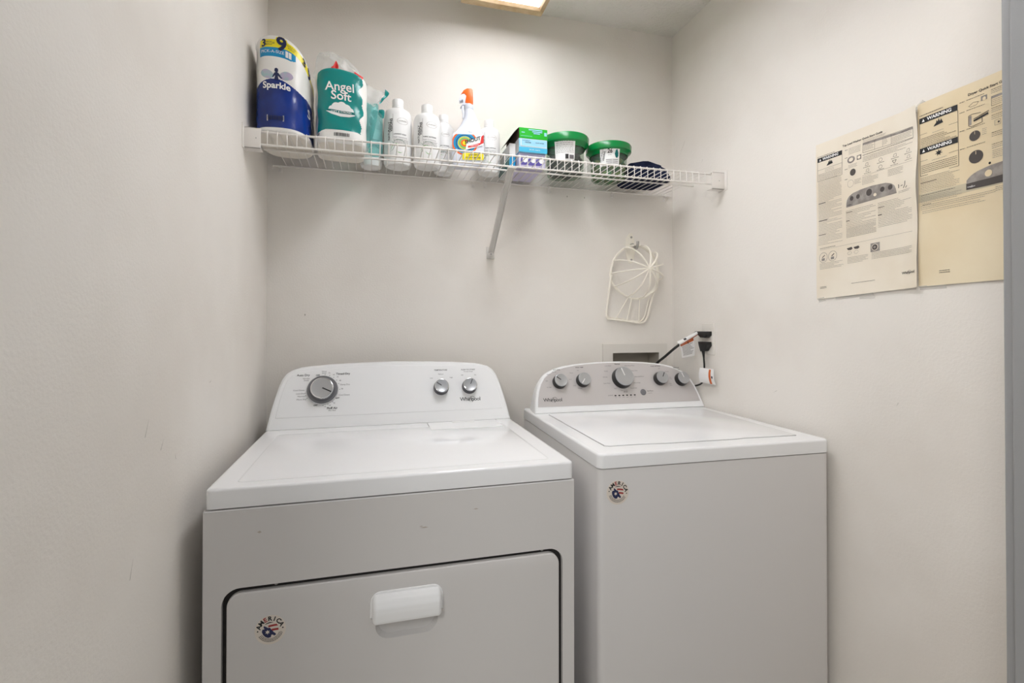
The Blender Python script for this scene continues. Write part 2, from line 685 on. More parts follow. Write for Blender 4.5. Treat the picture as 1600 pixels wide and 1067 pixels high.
def knob(name, parent, M, r, h, skirt, top, side, ptr, ptrmat, ptr_len=0.75, bezel=None, ring=None):
    mb = MB()
    if ring:
        mb.lathe([(ring, 0, M_RING), (ring, 0.004, M_CHROME), (ring * 0.965, 0.006, M_RING), (ring * 0.80, 0.0065)], M_RING, 48)
    mb.lathe([(skirt, 0.0), (skirt, h * 0.25), (r * 1.0, h * 0.75), (r * 0.985, h * 0.9)], side, 48)
    mb.lathe([(r * 0.985, h * 0.9), (r * 0.95, h * 0.985), (r * 0.90, h)], bezel or top, 48)
    mb.lathe([(r * 0.90, h), (r * 0.86, h * 0.985), (0.0001, h * 1.0)], top, 48)
    for v in range(len(mb.v)):
        mb.v[v] = M @ mb.v[v]
    o = mb.build(name, parent)
    p = MB()
    c, s = math.cos(ptr), math.sin(ptr)
    Mp = M @ Matrix(((c, -s, 0, 0), (s, c, 0, 0), (0, 0, 1, 0), (0, 0, 0, 1)))
    p.box(0.05 * r, r * ptr_len, -0.05 * r, 0.05 * r, h * 0.95, h * 1.03, ptrmat, M=Mp)
    p.build('pointer', o)
    return o


def arc_text(mb, s, fn, cx, cy, rad, a_mid, step, size, m, bold=0.0, colors=None):
    n = len(s)
    for i, ch in enumerate(s):
        a = a_mid - (i - (n - 1) / 2) * step
        mb.text(ch, colors.get(i, m) if colors else m, fn, size=size, bold=bold, rot=a - PI / 2, at=(cx + rad * math.cos(a), cy + rad * math.sin(a)))


def sticker(parent, cx, cz, y, r, tilt):
    mb = MB()
    mb.prism([(cx + r * math.cos(2 * PI * k / 48), cz + r * math.sin(2 * PI * k / 48)) for k in range(48)], 0, 0.0006, M_STICK, M=front(y))

    def fn(px, pz, e=0.0009):
        c, s = math.cos(tilt), math.sin(tilt)
        return Vector((cx + (px * c - pz * s) * r, y - e, cz + (px * s + pz * c) * r))
    arc_text(mb, 'AMERICA', fn, 0, 0, 0.76, PI / 2, 0.395, 0.42, M_INK, 0.035, {2: M_STICKR})
    for k in range(2):                                     # the white bars across the striped E
        mb.rects([(-0.36 + 0.02, -0.12, 0.66 + k * 0.12, 0.69 + k * 0.12)], M_STICK, lambda a, b: fn(a, b, 0.0011))
    for sx in (-1, 1):
        mb.poly([fn(sx * 0.80 + 0.05 * math.cos(k * PI / 5), 0.02 + 0.05 * math.sin(k * PI / 5)) for k in range(10)], M_INK)
    # flag: navy field with a ragged edge, red stripes bowing over it
    R0 = 0.54

    def band(a0, a1, ylo, yhi, mm, e=0.0009):
        N = 14
        for i in range(N):
            t0, t1 = i / N, (i + 1) / N
            q = []
            for t, yy in ((t0, ylo), (t1, ylo), (t1, yhi), (t0, yhi)):
                x = a0 + (a1 - a0) * t
                z = yy + 0.20 * math.sqrt(max(0, 1 - ((x - 0.28) / 0.75) ** 2)) - 0.1
                k = math.hypot(x, z)
                if k > R0:
                    x, z = x * R0 / k, z * R0 / k
                q.append(fn(x, z, e))
            mb.add(q, [[0, 1, 2, 3]], mm)
    band(-0.34, 0.22, 0.39, 0.46, M_INK)
    band(-0.12, 0.52, 0.12, 0.25, M_STICKR)
    band(0.08, 0.52, -0.18, -0.04, M_STICKR)
    navy = [(-0.40, 0.34), (-0.30, 0.28), (-0.14, 0.16), (-0.02, 0.16), (0.06, 0.02), (0.14, -0.08), (0.22, -0.2), (0.32, -0.28), (0.36, -0.38), (0.24, -0.44), (0.16, -0.36), (0.06, -0.34), (0.02, -0.5), (-0.16, -0.53), (-0.34, -0.42), (-0.46, -0.26), (-0.54, -0.06), (-0.50, 0.1), (-0.36, 0.12), (-0.42, 0.24)]
    mb.poly([fn(a, b, 0.001) for a, b in navy], M_STICKB)
    star = []
    for k in range(12):
        rr = 0.17 if k % 2 == 0 else 0.075
        star.append(fn(-0.18 + rr * math.sin(k * PI / 6), -0.12 + rr * math.cos(k * PI / 6), 0.0012))
    mb.poly(star, M_STICK)
    for rad in (0.60, 0.69, 0.78):                           # three rings of fine print round the foot
        a = R(205)
        while a < R(338):
            da = random.uniform(0.06, 0.16)
            mb.add([fn(rad * math.cos(a), rad * math.sin(a)), fn((rad + 0.045) * math.cos(a), (rad + 0.045) * math.sin(a)),
                    fn((rad + 0.045) * math.cos(a + da), (rad + 0.045) * math.sin(a + da)), fn(rad * math.cos(a + da), rad * math.sin(a + da))], [[0, 1, 2, 3]], M_TXTD)
            a += da + 0.035
    return mb.build('sticker', parent)


def ring_prism(mb, outer, inner, h0, h1, m, M):
    """frame between a rectangle and the rounded rectangle inside it"""
    x0, x1, y0, y1 = outer
    n = len(inner)
    q = n // 4
    cor = [(x0, y0), (x1, y0), (x1, y1), (x0, y1)]
    ou = [cor[min(i // q, 3)] for i in range(n)]
    for hh, flip in ((h1, False), (h0, True)):
        vs = [(p[0], p[1], hh) for p in inner] + [(p[0], p[1], hh) for p in ou]
        fs = []
        for i in range(n):
            j = (i + 1) % n
            f = [i, j, n + j, n + i]
            if ou[i] == ou[j]:
                f = [i, j, n + j]
            fs.append(f[::-1] if not flip else f)
        mb.add(vs, fs, m, False, M)
    vs = [(p[0], p[1], h0) for p in inner] + [(p[0], p[1], h1) for p in inner]
    mb.add(vs, [[i, (i + 1) % n, n + (i + 1) % n, n + i][::-1] for i in range(n)], m, True, M)
    vs = [(p[0], p[1], h0) for p in cor] + [(p[0], p[1], h1) for p in cor]
    mb.add(vs, [[i, (i + 1) % 4, 4 + (i + 1) % 4, 4 + i] for i in range(4)], m, False, M)


# ------------------------------------------------------------------ the dryer
dry = thing('dryer', 'white front-loading clothes dryer with two-tone grey timer knob, nearest the left wall', 'dryer', (0.0423, -0.783, 0))
DW, DD = 0.745, 0.705
m = MB()
m.box(-0.0015, DW + 0.0005, 0.012, DD, 0.02, 0.8735, M_ENAMEL_SHADED, 0.002)
ring_prism(m, (-0.0025, DW + 0.0005, 0.02, 0.8735), rrect(0.0290, 0.7175, 0.033, 0.7230, 0.032, 8), 0, 0.0135, M_ENAMEL_SHADED, front(0.0135))
m.tube([(-0.0005, 0.0015, 0.872), (DW - 0.001, 0.0015, 0.872)], 0.0018, M_ENAMEL)
m.box(0.012, DW - 0.012, 0.012, DD - 0.01, 0.870, 0.880, M_GAP)
for sx in (0.05, DW - 0.05):
    for sy in (0.06, DD - 0.06):
        m.lathe([(0.02, 0.0), (0.02, 0.03)], M_DARKPL, 12, Matrix.Translation((sx, sy, 0)))
for x, z, w, h in ((0.408, 0.801, 0.009, 0.003), (0.402, 0.804, 0.004, 0.002), (0.094, 0.826, 0.004, 0.005), (0.518, 0.829, 0.006, 0.0025)):      # faint rub marks
    m.poly([(x - w, -0.0002, z), (x, -0.0002, z - h * 0.5), (x + w, -0.0002, z - h * 0.2), (x + w * 0.3, -0.0002, z + h * 0.5)], M_RUB)
m.build('cabinet', dry)
for x in (0.1225, 0.6715):
    m = MB()
    m.lathe([(0.0035, 0.0), (0.003, 0.0015), (0.0001, 0.002)], M_STEEL, 10, frame((x, 0.0105, 0.7185), (1, 0, 0), (0, 0, 1), (0, -1, 0)))
    m.build('gasket_screw', dry)
m = MB()
ring_prism(m, (0.028, 0.7185, 0.033, 0.7240), rrect(0.0450, 0.7020, 0.050, 0.7075, 0.02, 8), 0, 0.001, M_GAP, front(0.0118))
m.build('door_gasket', dry)

# door, with the finger scoop cut out of it
b = MB()
b.prism(rrect(0.0381, 0.7083, 0.042, 0.7138, 0.025, 10), -0.010, 0.003, M_ENAMEL_SHADED, 0.003, 3, front(0))
door = b.build('door', dry)
cut = MB()
cut.prism(rrect(0.306, 0.441, 0.580, 0.664, (0.030, 0.030, 0.01, 0.01), 8), -0.004, 0.012, M_ENAMEL_SHADED, 0.0)
for i in range(len(cut.v)):
    p = cut.v[i]
    k = 1.0 if p.z > 0 else 0.86
    cx, cy = 0.3735, 0.640
    cut.v[i] = Vector((cx + (p.x - cx) * k, -p.z * 1.0 if p.z > 0 else 0.009, cy + (p.y - cy) * k))
cuto = cut.build('cutter', dry)
bo = door.modifiers.new('b', 'BOOLEAN')
bo.object = cuto
bo.operation = 'DIFFERENCE'
bpy.context.view_layer.update()
dg = bpy.context.evaluated_depsgraph_get()
nm = bpy.data.meshes.new_from_object(door.evaluated_get(dg))
door.modifiers.clear()
if len(nm.polygons) > 20:
    door.data = nm
nm.name = 'door'
bpy.data.objects.remove(cuto)
m = MB()
hb = MB()
m.prism(rrect(0.2995, 0.4475, 0.6290, 0.6820, (0.001, 0.001, 0.022, 0.022), 8), 0.002, 0.0065, M_PLASTIC, 0.002, 2, front(0))
# the grip: slopes out from the top and ends in a free lower lip
def grip(u, v):
    x = 0.3025 + 0.142 * u
    e = min(u, 1 - u)
    prof = [(0.6785, 0.004), (0.6765, 0.010), (0.668, 0.0185), (0.656, 0.024), (0.645, 0.0255), (0.631, 0.0255), (0.6265, 0.024), (0.626, 0.012), (0.628, 0.003)]
    t = v * (len(prof) - 1)
    i = min(int(t), len(prof) - 2)
    z = prof[i][0] + (prof[i + 1][0] - prof[i][0]) * (t - i)
    d = prof[i][1] + (prof[i + 1][1] - prof[i][1]) * (t - i)
    if e < 0.07:
        k = math.sqrt(max(0, 1 - (1 - e / 0.07) ** 2))
        d = 0.003 + (d - 0.003) * k
        if z > 0.655:
            z = z - (1 - k) * 0.018 * (z - 0.655) / 0.024
        elif z < 0.632:
            z = z + (1 - k) * 0.004
    return (x, -d, z)
hb.grid(grip, 72, 36, M_PLASTIC)
m.v += hb.v
o0 = len(m.v) - len(hb.v)
k0 = m.midx(M_PLASTIC)
for f in hb.f:
    m.f.append([o0 + i for i in f])
    m.mi.append(k0)
    m.sm.append(True)
m.build('handle', door)
sticker(door, 0.1148, 0.6372, -0.003, 0.0278, R(2))

# top
m = MB()
m.prism(rrect(0.0, DW, 0.0, DD, 0.012, 5), 0.8765, 0.9144, M_ENAMEL, 0.006, 4)
m.prism(rrect(0.046, 0.699, 0.034, 0.475, 0.012, 5), 0.914, 0.9152, M_ENAMEL, 0.001, 2)
m.build('top_panel', dry)
m = MB()
m.prism(rrect(0.468, 0.690, 0.420, 0.531, 0.004, 3), 0.9145, 0.9149, M_INKG, 0.0)
m.prism(rrect(0.4695, 0.6885, 0.4215, 0.531, 0.004, 3), 0.9145, 0.9165, M_PLASTIC, 0.001, 2)
m.prism(rrect(0.545, 0.62, 0.505, 0.531, 0.006, 3), 0.9160, 0.9175, M_WHITE, 0.0008, 2)
m.build('lint_screen_cover', dry)

DY0, DZ0 = 0.542, 0.9144
half = [(0.0, 0.0), (0.002, 0.012), (0.0085, 0.055), (0.0165, 0.095), (0.0265, 0.138), (0.0345, 0.160), (0.0455, 0.177), (0.0600, 0.1880), (0.0800, 0.1945), (0.1043, 0.1985), (0.17, 0.2035), (0.26, 0.2080), (0.3725, 0.2100)]
out = half + [(DW - p[0], p[1]) for p in half[:-1][::-1]]
out = [(p[0], p[1]) for p in out][::-1]
m = MB()
console_shell(m, out, DY0, DZ0 + 0.001, DD - 0.002, M_PLASTIC, 0.975, 0.007)
con = m.build('console', dry)
m = MB()
f = face_map(DY0, DZ0 + 0.001, 0.0004)
f2 = face_map(DY0, DZ0 + 0.001, 0.0011)
inner = [(0.0255, 0.036)] + [(p[0] + 0.0175 - (0.0 if p[0] < 0.05 else min((p[0] - 0.05) * 0.12, 0.0175)), min(p[1], 0.186 + 0.0) - 0.0) for p in half[3:9]]
inner = [(0.0255, 0.036), (0.034, 0.090), (0.044, 0.132), (0.052, 0.153), (0.064, 0.168), (0.085, 0.1785), (0.17, 0.187), (0.27, 0.192), (0.3725, 0.1935)]
inner = inner + [(DW - p[0], p[1]) for p in inner[:-1][::-1]]
m.add([f2(*p) for p in inner], [list(range(len(inner)))[::-1]], M_PLASTIC)
n = len(inner)
m.add([f2(*p) for p in inner] + [f(p[0] + (p[0] - 0.3725) * 0.004, p[1] + (p[1] - 0.1) * 0.02) for p in inner], [[i, (i + 1) % n, n + (i + 1) % n, n + i] for i in range(n)], M_PLASTIC, False)
t = face_map(DY0, DZ0 + 0.001, 0.0017)
for s, u, v, sz, mm, bo in (('Auto Dry', .0948, .168, .0095, M_INK, .012), ('Timed Dry', .2119, .1698, .0095, M_INK, .012), ('Fluff Air', .1831, .0592, .0095, M_INK, .02),
        ('No Heat', .1833, .0522, .006, M_INKG, 0), ('Cool Down', .0850, .1194, .0068, M_INKG, 0), ('Less Dry', .0895, .1086, .0068, M_INKG, 0), ('Normal', .0925, .1000, .0068, M_INKG, 0),
        ('More Dry', .0935, .0900, .0068, M_INKG, 0), ('Wrinkle', .1038, .1565, .006, M_INKG, 0), ('Shield', .1041, .1505, .006, M_INKG, 0), ('OFF', .1370, .1665, .0066, M_INK, .02),
        ('Heavy', .1552, .1792, .0058, M_INKG, 0), ('Dirty', .1554, .1735, .0058, M_INKG, 0), ('70', .1707, .1735, .0055, M_INKG, 0), ('60', .1842, .1675, .0055, M_INKG, 0), ('50', .1960, .1600, .0055, M_INKG, 0),
        ('40', .2040, .1476, .0058, M_INKG, .01), ('Damp Dry', .2186, .1341, .0068, M_INKG, 0), ('30', .2104, .1201, .0058, M_INKG, .01), ('Cool Down', .2175, .1001, .0068, M_INKG, 0),
        ('OFF', .1975, .0905, .0066, M_INK, .02), ('30', .1885, .0750, .0055, M_INKG, 0), ('20', .1760, .0685, .0055, M_INKG, 0), ('10', .1619, .0652, .0055, M_INKG, 0), ('OFF', .1345, .0700, .0066, M_INK, .02),
        ('TEMPERATURE', .5214, .1743, .0066, M_INKG, .012), ('Medium', .5213, .1600, .0055, M_INKG, 0), ('Low', .4894, .1470, .0055, M_INKG, 0), ('High', .5552, .1474, .0055, M_INKG, 0),
        ('PUSH TO START', .6146, .1736, .0066, M_INKG, .012), ('Wrinkle Shield', .6141, .1668, .0052, M_INKG, 0), ('Off', .5924, .1545, .0055, M_INKG, 0), ('On', .6373, .1545, .0055, M_INKG, 0)):
    m.text(s, mm, t, size=sz, at=(u, v), bold=bo)
for a in (84, 68, 52, 37, 22, 0, -35, -52, -70, -86, 190, 200, 210):   # dots round the dial
    u, v = 0.153 + 0.0505 * math.cos(R(a)), 0.1186 + 0.0505 * math.sin(R(a))
    m.poly([t(u + 0.0011 * math.cos(k * PI / 4), v + 0.0011 * math.sin(k * PI / 4)) for k in range(8)], M_INK)
wordmark(m, t, 0.6142, 0.0705, 0.068)
m.build('control_panel', con)


def kM(u, s, y0, z0):
    f = face_map(y0, z0)
    return frame(f(u, s) + NV * 0.0012, (1, 0, 0), TV, NV)


knob('timer_knob', dry, kM(0.153, 0.1186, DY0, DZ0), 0.0340, 0.027, 0.0375, M_KNOB, M_CHROME, R(-27), M_BLACK, 0.9, M_CHROME, 0.0465)
knob('temperature_knob', dry, kM(0.5195, 0.1135, DY0, DZ0), 0.0232, 0.026, 0.0248, M_KNOBLITE, M_DARKPL, R(145), M_DARKPL, 0.85, M_CHROME)
knob('start_knob', dry, kM(0.6138, 0.1145, DY0, DZ0), 0.0232, 0.026, 0.0248, M_KNOBLITE, M_DARKPL, R(66), M_DARKPL, 0.85, M_CHROME)


# ------------------------------------------------------------------ the washing machine
WW, WD = 0.6728, 0.690
was = thing('washing_machine', 'white top-loading washing machine with silver control panel, beside the right wall', 'washing machine', (0.8665, -0.7469, 0), R(-1.6356))
m = MB()
m.prism(rrect(0.0, WW, 0.0, WD, 0.016, 6), 0.025, 0.878, M_ENAMEL_SHADED, 0.002, 2)
m.prism(rrect(0.010, WW - 0.010, 0.010, WD - 0.01, 0.012, 6), 0.876, 0.882, M_GAP)
for sx in (0.05, WW - 0.05):
    for sy in (0.06, WD - 0.06):
        m.lathe([(0.02, 0.0), (0.02, 0.03)], M_DARKPL, 12, Matrix.Translation((sx, sy, 0)))
m.build('cabinet', was)
m = MB()
m.prism(rrect(-0.001, WW + 0.001, -0.001, WD, 0.016, 6), 0.8805, 0.9162, M_ENAMEL, 0.007, 4)
m.build('top_frame', was)
m = MB()
lid = [(0.047, 0.072), (0.060, 0.064), (0.150, 0.0645), (0.205, 0.0585), (0.420, 0.0550), (0.455, 0.0600), (0.480, 0.0585), (0.612, 0.055), (0.620, 0.060), (0.634, 0.520), (0.625, 0.535), (0.056, 0.535), (0.047, 0.525)]
m.prism([(p[0] + (p[0] - 0.335) * 0.006, p[1] + (p[1] - 0.3) * 0.008) for p in lid], 0.9160, 0.91645, M_INKG)
m.prism(lid, 0.9160, 0.9190, M_ENAMEL, 0.002, 3)
m.build('lid', was)
WY0, WZ0 = 0.553, 0.9162
half = [(0.008, 0.0), (0.0115, 0.022), (0.0170, 0.050), (0.0245, 0.082), (0.0350, 0.108), (0.0500, 0.1305), (0.0640, 0.1435), (0.0800, 0.1530), (0.1040, 0.1640), (0.135, 0.1725), (0.175, 0.1790), (0.2200, 0.1835), (0.28, 0.1870), (0.344, 0.1880)]
out = half + [(0.688 - p[0], p[1]) for p in half[:-1][::-1]]
out = out[::-1]
m = MB()
console_shell(m, [(p[0] - 0.004, p[1]) for p in out], WY0, WZ0 + 0.0015, WD - 0.040, M_PLASTIC, 0.97, 0.005)
m.box(0.016, WW - 0.016, WY0 + 0.006, WD - 0.06, WZ0 - 0.002, WZ0 + 0.003, M_GAP)
con = m.build('console', was)
m = MB()
f = face_map(WY0, WZ0 + 0.0015, 0.0002)
f2 = face_map(WY0, WZ0 + 0.0015, 0.0014)
inner = [(0.0195, 0.022), (0.0235, 0.050), (0.0310, 0.080), (0.0410, 0.1050), (0.0550, 0.1260), (0.0690, 0.1380), (0.0860, 0.1480), (0.108, 0.1570), (0.138, 0.1655), (0.177, 0.1725), (0.222, 0.1770), (0.28, 0.1805), (0.340, 0.1815)]
inner = inner + [(0.680 - p[0], p[1]) for p in inner[:-1][::-1]]
n = len(inner)
m.add([f2(*p) for p in inner], [list(range(n))[::-1]], M_PANEL)
m.add([f2(*p) for p in inner] + [f(*p) for p in inner], [[i, (i + 1) % n, n + (i + 1) % n, n + i] for i in range(n)], M_PANEL)
t = face_map(WY0, WZ0 + 0.0015, 0.0019)
for s, u, v, sz, mm, bo in (('SOIL LEVEL', .1062, .1581, .0056, M_INK, .012), ('Normal', .0954, .1500, .005, M_INKG, 0), ('Heavy', .0730, .1408, .005, M_INKG, 0), ('Light', .0631, .1171, .005, M_INKG, 0), ('Ex. Light', .0693, .0928, .005, M_INKG, 0),
        ('WASH TEMP', .1955, .1651, .0056, M_INK, .012), ('Hot', .1881, .1540, .005, M_INKG, 0), ('Warm', .1610, .1445, .005, M_INKG, 0), ('Cool', .1533, .1203, .005, M_INKG, 0), ('Cold', .1655, .0957, .005, M_INKG, 0), ('Tap Cold', .1854, .0855, .005, M_INKG, 0),
        ('Normal', .3495, .1752, .0068, M_INK, .02), ('Cold Wash', .3108, .169, .0055, M_INKG, 0), ('Casual', .2985, .1484, .0055, M_INKG, 0), ('Delicate', .2913, .1254, .0055, M_INKG, 0), ('Quick Wash', .2933, .1008, .0055, M_INKG, 0), ('Soak', .3232, .0802, .0055, M_INKG, 0),
        ('Clean Washer', .357, .0722, .005, M_INKG, 0), ('affresh', .3613, .0664, .006, M_INK, .012), ('Rinse & Spin', .3973, .0797, .0052, M_INKG, 0), ('Drain & Spin', .4157, .0998, .0052, M_INKG, 0), ('Bulky Items/Sheets', .4297, .1242, .0050, M_INKG, 0),
        ('Heavy Duty', .4139, .1479, .0055, M_INKG, 0), ('Deep Water Wash', .3990, .1679, .0052, M_INKG, 0), ('WASH OPTIONS', .5062, .1637, .0056, M_INK, .012), ('Off', .5194, .1540, .005, M_INKG, 0), ('Presoak', .5500, .1411, .005, M_INKG, 0),
        ('2nd', .5590, .1175, .0045, M_INKG, 0), ('Rinse', .5590, .1115, .0045, M_INKG, 0), ('Extra', .5540, .0925, .0045, M_INKG, 0), ('Rinse', .5540, .0860, .0045, M_INKG, 0), ('PRESOAK', .5945, .1555, .0056, M_INK, .012), ('Off', .6035, .1480, .0048, M_INKG, 0),
        ('Start/Pause', .4612, .0665, .0055, M_INK, .01), ('Lid Lock', .4593, .0585, .0048, M_INKG, 0), ('SENSING', .2991, .0546, .0052, M_INKG, 0)):
    m.text(s, mm, t, size=sz, at=(u, v), bold=bo)
for k in range(6):
    u = 0.3186 + k * 0.01548
    m.rects([(u - 0.0042, u + 0.0030, 0.0510, 0.0555)], M_BLACK, t)
    m.rects([(u - 0.0044, u - 0.0008, 0.0456, 0.0464), (u, u + 0.0034, 0.0456, 0.0464)], M_INKG, t)
wordmark(m, t, 0.0763, 0.0455, 0.0695)
m.build('control_panel', con)
for nm_, u, v, r, a, pm in (('soil_knob', .1096, .1110, .0242, 142, M_BLACK), ('temperature_knob', .2000, .1139, .0242, 233, M_WHITE), ('cycle_knob', .3565, .1185, .0372, 105, M_WHITE),
                        ('option_knob', .5120, .1120, .0242, 58, M_BLACK), ('presoak_knob', .6008, .1072, .0242, 105, M_WHITE)):
    knob(nm_, was, kM(u, v, WY0, WZ0 + 0.0015), r, 0.026 if r < 0.03 else 0.030, r * 1.06, M_KNOB, M_BLACK, R(a), pm, 0.86, M_KNOBLITE)
m = MB()
m.lathe([(0.0112, 0), (0.0112, 0.002), (0.0098, 0.003), (0.0093, 0.0022), (0.0001, 0.0026)], M_RING, 32, kM(.4318, .0628, WY0, WZ0 + 0.0015))
m.build('start_button', was)
sticker(was, 0.0487, 0.8212, 0.0, 0.0288, R(-10))


# ------------------------------------------------------------------ the wire shelf
sh = thing('wire_shelf', 'white coated wire shelf spanning the closet above the two machines', 'shelf', (0, 0, SH))
ZT = 1.7645
m = MB()
x = 0.060
while x < 1.515:
    z = ZT + 0.0042
    m.tube([(x, -0.004, z), (x, -0.150, z), (x, -0.309, z), (x, -0.3155, z - 0.0005), (x, -0.3192, z - 0.005), (x, -0.3195, z - 0.02), (x, -0.3195, 1.7265)], 0.00135, M_WIRE, 6)
    x += 0.0254
m.v = [p - Vector((0, 0, SH)) for p in m.v]
m.build('wire_grid', sh)
for (y, z, x0, x1) in ((-0.3140, ZT, 0.030, 1.535), (-0.3155, 1.7290, 0.030, 1.535), (-0.165, ZT, 0.021, 1.545), (-0.0065, ZT, 0.019, 1.546)):
    m = MB()
    m.tube([(x0, y, z - SH), (x1, y, z - SH)], 0.0031, M_WIRE, 10)
    m.build('rail', sh)
for sx in (0, 1):
    m = MB()
    xa, xb = (0.0, 0.0445) if sx == 0 else (W - 0.0545, W)
    z0, z1 = (1.7135, 1.7715) if sx == 0 else (1.7100, 1.7705)
    m.box(xa, xb, -0.3265, -0.3235, z0, z1, M_WIRE, 0.001)
    m.box(xa, xb, -0.3265, -0.295, z1 - 0.003, z1, M_WIRE, 0.001)
    m.box(xa, xb, -0.3265, -0.295, z0, z0 + 0.003, M_WIRE, 0.001)
    xw = xa if sx == 0 else xb - 0.003
    m.box(xw, xw + 0.003, -0.340, -0.290, z0 - 0.003, z1 + 0.007, M_WIRE, 0.001)
    xs = xb - 0.012 if sx == 0 else xa + 0.03
    m.lathe([(0.0016, 0.0), (0.0016, 0.0006), (0.0001, 0.0006)], M_STEEL, 10, frame((xs, -0.3265, (z0 + z1) / 2), (1, 0, 0), (0, 0, 1), (0, -1, 0)))
    m.v = [p - Vector((0, 0, SH)) for p in m.v]
    m.build('end_bracket', sh)
for x in (0.041, 0.316, 0.707, 0.753, 1.010, 1.281, 1.522):
    m = MB()
    m.box(x - 0.006, x + 0.006, -0.0035, 0.0, 1.7420, 1.7690, M_WIRE, 0.001)
    m.tube([(x - 0.005, -0.0065, ZT - 0.001), (x + 0.005, -0.0065, ZT - 0.001)], 0.0052, M_WIRE, 10)
    m.lathe([(0.0035, 0.0), (0.003, 0.002), (0.0001, 0.0022)], M_WIRE, 10, frame((x, -0.0035, 1.7475), (1, 0, 0), (0, 0, 1), (0, -1, 0)))
    m.v = [p - Vector((0, 0, SH)) for p in m.v]
    m.build('wall_clip', sh)
m = MB()                                    # diagonal support: a channel from the front lip down to the wall
A, B = Vector((0.770, -0.310, 1.7330)), Vector((0.7728, -0.0105, 1.4990))
d = (B - A).normalized()
u = Vector((1, 0, 0))
n = d.cross(u).normalized()
Mx = frame(A, u, d, n)
L = (B - A).length
m.box(-0.0105, 0.0105, 0.0, L * 0.52, -0.0015, 0.0015, M_BRACE, 0.0006, 1, Mx)
m.box(-0.0105, -0.0085, 0.0, L, -0.0015, 0.008, M_BRACE, 0.0, 1, Mx)
m.box(0.0085, 0.0105, 0.0, L, -0.0015, 0.008, M_BRACE, 0.0, 1, Mx)
m.box(-0.0098, 0.0098, L * 0.5, L, -0.001, 0.0022, M_BRACE, 0.0006, 1, Mx)
m.box(0.757, 0.783, -0.324, -0.305, 1.7215, 1.7245, M_BRACE, 0.0008, 1)
m.box(0.757, 0.783, -0.3235, -0.3205, 1.7215, 1.7300, M_BRACE, 0.0008, 1)
m.box(0.758, 0.788, -0.0025, 0.0, 1.4765, 1.520, M_BRACE, 0.0008, 1)
m.box(0.758, 0.788, -0.0105, 0.0, 1.4765, 1.4795, M_BRACE, 0.0008, 1)
m.lathe([(0.004, 0.0), (0.0034, 0.003), (0.0001, 0.0034)], M_STEEL, 12, frame((0.7728, -0.0125, 1.492), (1, 0, 0), (0, 0, 1), (0, -1, 0)))
m.v = [p - Vector((0, 0, SH)) for p in m.v]
m.build('support_brace', sh)


# ------------------------------------------------------------------ paper towels
pt = thing('paper_towel_pack', 'blue and white plastic-wrapped paper towel rolls with yellow band, far left on the shelf', 'paper towels', (0.0885, -0.190, SH))


def towel_h(x, y):
    h = 0.279 - 0.010 * (y + 0.11) / 0.22
    if x > -0.010:
        k = min((x + 0.010) / 0.0862, 1)
        h -= 0.088 * (1 - math.sqrt(max(0, 1 - k * k)))
    if x < -0.055:
        k = min((-0.055 - x) / 0.0215, 1)
        h -= 0.014 * (1 - math.sqrt(max(0, 1 - k * k)))
    return h


wr = Wrap(superell(0.0750, 0.1150, 3.0), towel_h)
FW = 0.150


def towel_mat(u, v):
    s = (u - 0.5) * wr.L
    t = v
    if t < 0.055:
        return M_PAPER
    edge = 0.520 + 0.03 * math.cos((s + 0.012) * 45) * (1 if abs(s) < 0.08 else 0.3)
    if t < edge:
        return M_NAVY
    if 0.868 < t < 0.948 and s > -0.058:
        return M_YELLOW
    if 0.775 < t < 0.868 and -0.058 < s < 0.042 - max(0, (0.80 - t)) * 0.5:
        return M_CYAN
    return M_PAPER


m = MB()


def towel_surf(s, v, eps=0.0):
    wob = 0.0012 * math.sin(s * 70 + v * 9) * math.sin(v * 14)
    q = wr.at(s, min(v, 1.0), wob + eps)
    c = 1.0
    if v > 0.962:
        k = min((v - 0.962) / 0.038, 1.0)
        c = 1 - 0.10 * (1 - math.sqrt(max(0, 1 - k * k)))
    if v < 0.03:
        c = 1 - 0.05 * (1 - v / 0.03) ** 2
    return Vector((q.x * c, q.y * c, q.z))


NU, NT = 320, 190
m.grid(lambda u, v: towel_surf((u - 0.5) * wr.L, v), NU, NT, M_PAPER, True, True, towel_mat)
nu = NU
top = [m.v[NT * nu + i] for i in range(nu)]
ctr = Vector((0.0, 0.0, 0.272))
m.add(top + [ctr], [[i, (i + 1) % nu, nu] for i in range(nu)], M_PAPER, True)
bot = [m.v[i] for i in range(nu)]
m.add(bot + [Vector((0, 0, 0.003))], [[(i + 1) % nu, i, nu] for i in range(nu)], M_ROLL, True)


def tw(eps=0.0010):
    return lambda s, t: towel_surf(s, t / 0.279, eps)


m.text('3', M_NAVYINK, tw(), size=0.030, at=(-0.0440, 0.2535), bold=0.03)
m.text('MEGA', M_NAVYINK, tw(), size=0.0062, at=(-0.0290, 0.2565))
m.text('ROLLS', M_NAVYINK, tw(), size=0.0062, at=(-0.0290, 0.2495))
m.text('=', M_NAVYINK, tw(), size=0.013, at=(-0.0165, 0.2530))
m.text('9', M_YELLOW, tw(0.0007), size=0.056, at=(0.0045, 0.2525), bold=0.07)
m.text('9', M_NAVYINK, tw(), size=0.054, at=(0.0045, 0.2525), bold=0.035)
m.text('REGULAR', M_NAVYINK, tw(), size=0.0058, at=(0.0300, 0.2565))
m.text('ROLLS', M_NAVYINK, tw(), size=0.0058, at=(0.0300, 0.2500))
m.text('3', M_NAVYINK, tw(), size=0.030, at=(0.0700, 0.2535), bold=0.03)
m.text('9', M_NAVYINK, tw(), size=0.050, at=(0.1000, 0.2525), bold=0.035)
m.text('PICK-A-SIZE', M_WHITE, tw(), size=0.0120, at=(-0.0200, 0.2295))
